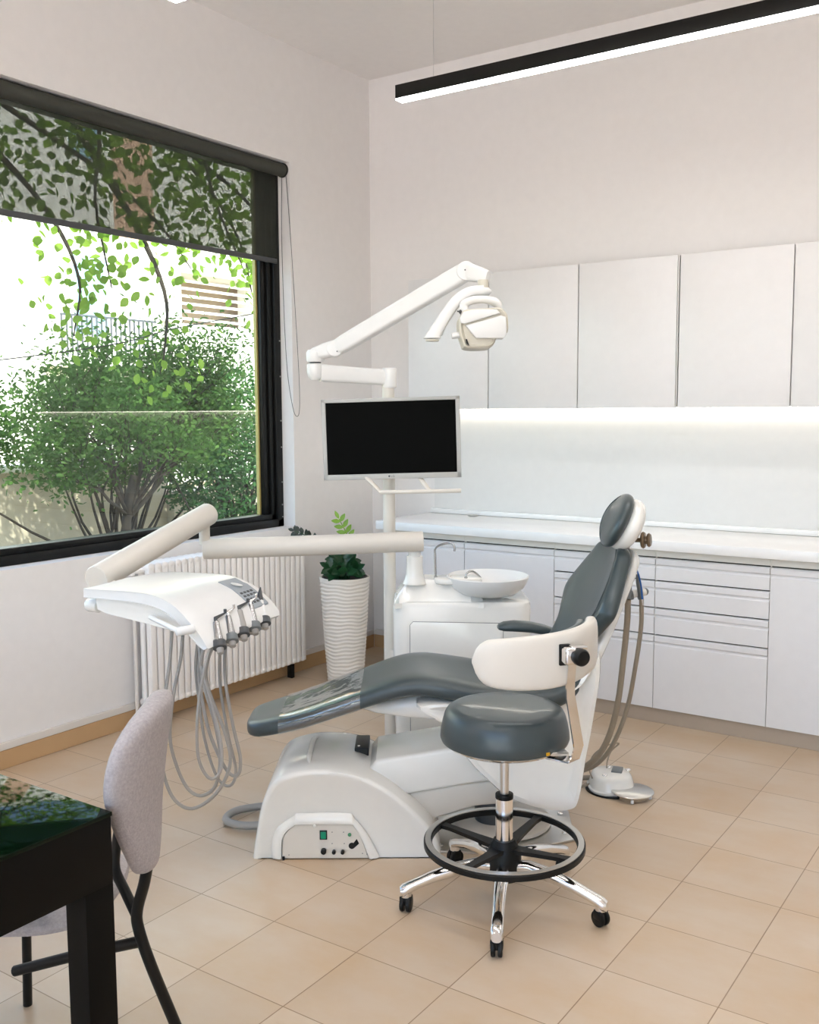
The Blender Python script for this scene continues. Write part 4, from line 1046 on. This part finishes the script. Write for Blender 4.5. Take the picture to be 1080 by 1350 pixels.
obj('seat_rail', B(tube(tp_([(186, 1241), (157, 1247), (90, 1262), (20, 1280)], [2.055, 2.08, 2.15, 2.2]), .0125, 12)), 'black', gc)
obj('seat', B(ell((-.86, 2.17, .425), (.20, .20, .028), None, 36, 14, .7)), 'felt', gc)
for a, b in (((-.97, 2.02, .40), (-1.05, 1.94, 0)), ((-.93, 2.30, .40), (-.98, 2.40, 0))):
    obj('leg', B(cyl(a, b, .0115, 12)), 'black', gc)

# ================================================================== DESK
dk = thing('desk', 'black desk with glass top coloured green like its garden reflection in the near left corner', 'desk', (-1.9, .8, 0), 'W')
DX1, DY1, DX0, DY0 = -1.512, 1.195, -2.9, .45
obj('glass_top', B(box(DX0, DX1, DY0, DY1, .732, .740, .001)), 'glasstop', dk)
obj('apron', B(box(DX0+.002, DX1-.002, DY0+.002, DY1-.002, .598, .7315, .001)), 'desk', dk)
for a in ((DX1-.062, DX1-.002, DY1-.067, DY1-.002), (DX0+.002, DX0+.062, DY1-.067, DY1-.002), (DX1-.062, DX1-.002, DY0+.002, DY0+.067), (DX0+.002, DX0+.062, DY0+.002, DY0+.067)):
    obj('leg', B(box(*a, 0, .599, .001)), 'desk', dk)

# ================================================================== OUTSIDE
gd = obj('garden_ground', B(box(-30, XL-.27, -15, 40, -.6, -.02)), 'soilout', org=(-12, 8, 0), frame='W'); tag(gd, 'garden ground outside the window', 'ground', kind='structure')
pv = obj('bounce_pavement', B(box(-3.9, 30, -30, YF-.21, -.3, -.02)), 'paving', org=(5, -10, 0), frame='W'); tag(pv, 'unseen pale forecourt added to bounce sunlight into the room', 'bounce_pavement', kind='structure')  # added out of view, throws sunlight up through the front glazing
gw = thing('garden_wall', 'rough beige stucco garden wall behind the tree', 'wall', (-8.2, 8, 0), 'W')
obj('stucco_wall', B(box(-8.4, -8.15, 2, 7.3, -.02, .96)), 'stucco', gw)
obj('coping', B(box(-8.45, -8.10, 2, 7.3, .96, 1.03, .01)), 'facade', gw)
obj('ledge', B(box(-8.4, -8.05, 7.31, 14, -.02, .60), box(-8.45, -8.0, 7.31, 14, .60, .66, .01)), 'stucco', gw)
bd = thing('apartment_building', 'sunlit white apartment building beyond the garden', 'building', (-16, 14, 0), 'W')
obj('wall', B(box(-20, -16, 4, 14.3, -.02, 9), box(-20, -16.2, 14.3, 30, -.02, 3.4), box(-20, -17.0, 14.3, 30, 3.4, 9)), 'facade', bd)
obj('pier', B(box(-16.6, -16.0, 14.3, 14.9, 3.4, 9), box(-16.6, -16.0, 17.2, 17.8, 3.4, 4.7), box(-17, -16.05, 14.3, 30, 4.45, 4.9)), 'facade', bd)
for i in range(6): obj('louvre', B(box(-16.25, -16.2, 14.9, 17.2, 3.48+.16*i, 3.53+.16*i)), 'facade', bd)
obj('loggia_wall', B(box(-16.99, -16.95, 14.9, 30, 3.4, 4.9)), 'louvre', bd)
wz = [(12.2, 3.0), (10.0, 3.0), (12.2, 6.3), (10, 6.3)]
for y_, z_ in wz:
    w_ = obj('window', B(box(-16.02, -15.96, y_, y_+.75, z_, z_+1.5, .02)), 'shutter', bd)
obj('peach_panel', B(box(-16.05, -15.98, 13.2, 14.2, 4.9, 8.5)), 'facade2', bd)
bal = obj('balcony', B(box(-16, -15.3, 11.4, 13.6, 2.35, 2.5)), 'facade', bd)
obj('balcony_railing', B(*[box(-15.36, -15.33, 11.4+.11*i, 11.425+.11*i, 2.5, 3.25) for i in range(20)], box(-15.37, -15.32, 11.4, 13.6, 3.25, 3.29)), 'metalrail', bal)

def limbs(bm, base, dirv, L, r, depth, rnd, tips, spread=.55):
    d = Vector(dirv).normalized(); a = Vector(base); pts_ = [a]; n = 4
    for i in range(n):
        d = (d+Vector((rnd.uniform(-.18, .18), rnd.uniform(-.18, .18), rnd.uniform(-.08, .14)))).normalized(); pts_.append(pts_[-1]+d*L/n)
    tube(pts_, [r*(1-.09*i) for i in range(n+1)], 7 if depth > 1 else 5)(bm)
    if depth <= 1: tips += pts_[2:]
    if depth > 0:
        for k in range(3 if depth > 1 else 4):
            dd = (d+Vector((rnd.uniform(-1, 1), rnd.uniform(-1, 1), rnd.uniform(-.35, .8)))*spread*1.4).normalized()
            limbs(bm, pts_[rnd.randint(2, n)], dd, L*rnd.uniform(.6, .85), r*.55, depth-1, rnd, tips, spread)
def leafcloud(bm, tips, per, L, w, rad, rnd, zsq=.8):
    for t in tips:
        for k in range(per):
            p_ = t+Vector((rnd.gauss(0, rad), rnd.gauss(0, rad), rnd.gauss(0, rad*zsq)))
            d = Vector((rnd.uniform(-1, 1), rnd.uniform(-1, 1), rnd.uniform(-.8, .6))).normalized(); s = d.cross(Vector((rnd.uniform(-1, 1), rnd.uniform(-1, 1), rnd.uniform(.2, 1)))).normalized()
            l = L*rnd.uniform(.6, 1.2); ww = w*rnd.uniform(.7, 1.2)
            v = [bm.verts.new(q) for q in (p_, p_+d*l*.3-s*ww*.8, p_+d*l*.6-s*ww*.75, p_+d*l, p_+d*l*.6+s*ww*.75, p_+d*l*.3+s*ww*.8)]
            bm.faces.new(v)
# main garden tree, bare stems low down and a fine leaved crown
rt = random.Random(11)
tb = Vector((-6.6, 5.45, -.02))
gt = thing('garden_tree', 'small multi-stemmed green tree with fine leaves outside the window', 'tree', tuple(tb), 'W')
bmT = bmesh.new(); tips = []
tube([tb, tb+Vector((0, 0, .35)), tb+Vector((.0, .04, .75)), tb+Vector((.02, .10, 1.0))], [.045, .04, .038, .035], 10, 3)(bmT)
top0 = tb+Vector((.0, .05, .65))
for dv, L in (((.1, .35, 1), 1.0), ((.1, .9, .9), 1.15), ((.2, -.6, .8), 1.05), ((-.2, -.1, 1), 1.1), ((.0, 1.3, .75), 1.2), ((0, .6, 1.2), 1.2), ((.1, -1.1, .7), 1.0), ((.3, .2, .8), .9)):
    limbs(bmT, top0, dv, L*.66, .017, 3, rt, tips, .5)
obj('trunk', bmT, 'bark', gt)
bmL = bmesh.new(); rt.shuffle(tips)
tips = [t for t in tips if .9 < t.z < 2.2][:1000]
leafcloud(bmL, tips, 16, .055, .014, .13, rt)
obj('leaves', bmL, 'fol', gt, smooth=False)
# bushy mass to the right
for (nm, lab, bs, sc, cnt, mt, sd, zr) in (('shrub', 'dense green shrub against the garden wall, right side of window', (-7.2, 7.4, -.02), (.5, 1.0, .85), 900, 'fol3', 3, 1.15), ('shrub', 'tall bright green shrub behind the small tree', (-7.5, 6.1, -.02), (.5, 1.5, .55), 800, 'fol', 4, 1.35), ('shrub', 'low dark shrub under the window at the left', (-5.6, 4.15, -.02), (.25, .35, .25), 160, 'fol3', 8, .25)):
    rs = random.Random(sd); t = thing(nm, lab, 'shrub', bs, 'W', 'garden shrubs')
    b1 = bmesh.new(); tps = []
    for i in range(cnt//30): 
        e_ = Vector(bs)+Vector((rs.gauss(0, sc[0]*.4), rs.gauss(0, sc[1]*.5), zr+rs.uniform(-.3, .5)*sc[2]))
        tube([Vector(bs)+Vector((rs.uniform(-.1, .1), rs.uniform(-.15, .15), 0)), (Vector(bs)+e_)/2+Vector((0, rs.uniform(-.1, .1), -.1)), e_], [.018, .012, .004], 5, 3)(b1)
    obj('stems', b1, 'bark', t)
    for i in range(cnt):
        while True:
            a, b_, c = rs.uniform(-1, 1), rs.uniform(-1, 1), rs.uniform(-1, 1)
            if a*a+b_*b_+c*c < 1: break
        tps.append(Vector(bs)+Vector((a*sc[0], b_*sc[1], max(-zr+.05, c*sc[2])+zr)))
    b2_ = bmesh.new(); leafcloud(b2_, tps, 14, .06, .016, .06, rs)
    obj('leaves', b2_, mt, t, smooth=False)
# overhanging broad leaved tree: boughs come in from above
ot = thing('overhanging_tree', 'broad-leaved tree whose boughs hang across the top of the window', 'tree', (-6.4, 2.6, -.02), 'W')
ro = random.Random(21); b3 = bmesh.new(); b4 = bmesh.new()
tube([(-6.4, 2.6, -.02), (-6.35, 2.7, 1.5), (-6.2, 2.9, 3.0), (-6.0, 3.3, 4.2)], [.16, .14, .12, .09], 12, 5)(b3)
def bl(c, n, rad, L=.085, w=.036):
    for k in range(n):
        p_ = Vector(c)+Vector((ro.gauss(0, rad), ro.gauss(0, rad), ro.gauss(0, rad*.8)))
        leaf(b4, p_, Vector((ro.uniform(-.6, .6), ro.uniform(-.8, .8), ro.uniform(-1, .1))), Vector((ro.uniform(.2, 1), ro.uniform(-.5, .5), ro.uniform(-.2, .8))), L*ro.uniform(.6, 1.15), w*ro.uniform(.7, 1.1), .15)
boughs = [([(-6.0, 3.3, 4.2), (-5.9, 4.6, 3.8), (-5.6, 5.6, 3.3), (-5.4, 6.0, 2.9), (-5.3, 6.1, 2.5)], 60),
          ([(-6.0, 3.3, 4.1), (-5.4, 3.7, 3.9), (-5.0, 4.0, 3.3), (-4.95, 3.95, 2.75), (-4.95, 4.05, 2.25)], 60),
          ([(-6.0, 3.3, 4.2), (-5.5, 4.2, 4.1), (-5.1, 4.8, 3.5), (-5.0, 5.0, 2.9), (-5.0, 5.25, 2.5)], 70),
          ([(-6.0, 3.3, 4.2), (-5.8, 4.4, 3.9), (-5.5, 5.2, 3.3), (-5.3, 5.5, 2.8), (-5.2, 5.55, 2.35)], 60),
          ([(-6.0, 3.2, 3.9), (-5.5, 3.6, 3.4), (-5.2, 4.2, 3.0), (-5.1, 4.6, 2.7), (-5.0, 4.75, 2.45)], 50),
          ([(-5.9, 3.2, 3.8), (-5.4, 3.4, 3.2), (-5.1, 3.7, 2.7), (-5.0, 3.85, 2.3), (-5.0, 3.8, 1.95)], 45),
          ([(-5.5, 4.2, 3.4), (-5.3, 4.5, 2.8), (-5.1, 4.6, 2.3), (-5.05, 4.55, 1.95), (-5.05, 4.5, 1.75)], 22)]
for pth, n in boughs:
    tube(pth, [.03, .022, .014, .009, .004], 6, 5)(b3)
    q = catmull(pth, 5)
    for i, c in enumerate(q):
        if i > 4: bl(c, max(2, n//5), .15 if i < len(q)-4 else .10, .07, .028)
for i in range(50): bl((ro.uniform(-5.8, -4.9), ro.uniform(3.5, 6.6), ro.uniform(2.8, 3.7)), 22, .14, .075, .03)
obj('boughs', b3, 'bark', ot); obj('leaves', b4, 'fol2', ot, smooth=True, sharp=80)
oc = obj('overhead_cable', B(tube([(-5.3, 1.2, 1.50), (-5.0, 3.757, 1.86), (-5.0, 4.6, 2.05), (-5.0, 5.44, 2.22), (-4.0, 6.4, 2.5)], .004, 6, 6)), 'cable', org=(-5, 4.6, 2), frame='W'); tag(oc, 'thin black cable crossing the garden view', 'cable')

# ================================================================== LIGHT
W = bpy.data.worlds.new('World'); bpy.context.scene.world = W; W.use_nodes = True
nt = W.node_tree; bg = nt.nodes['Background']; sky = nt.nodes.new('ShaderNodeTexSky')
sky.sky_type = 'NISHITA'; sky.sun_disc = False; sky.sun_elevation = R(50); sky.sun_rotation = R(80); sky.air_density = 1; sky.dust_density = 2
nt.links.new(sky.outputs[0], bg.inputs['Color']); bg.inputs['Strength'].default_value = .75
sl_ = bpy.data.lights.new('sun', 'SUN'); sl_.energy = 9; sl_.angle = R(1); sl_.color = (1, .95, .86)
so_ = bpy.data.objects.new('sun', sl_); C.objects.link(so_); so_.location = (5, 0, 12)
so_.rotation_euler = Vector((-.62, .35, -.85)).to_track_quat('-Z', 'Y').to_euler()

# ================================================================== CAMERA
cam = bpy.data.cameras.new('camera'); co = bpy.data.objects.new('camera', cam); C.objects.link(co)
cam.sensor_fit = 'HORIZONTAL'; cam.sensor_width = 36; cam.lens = 36*FPX/1080; cam.clip_start = .05; cam.clip_end = 200
rm = Matrix((RT2, UP2, -FW)).transposed()
co.matrix_world = Matrix.Translation((0, 0, EYE)) @ rm.to_4x4()
sc = bpy.context.scene; sc.camera = co
sc.view_settings.view_transform = 'Standard'; sc.view_settings.look = 'None'; sc.view_settings.gamma = 1; sc.view_settings.use_curve_mapping = False
sc.view_settings.exposure = .74
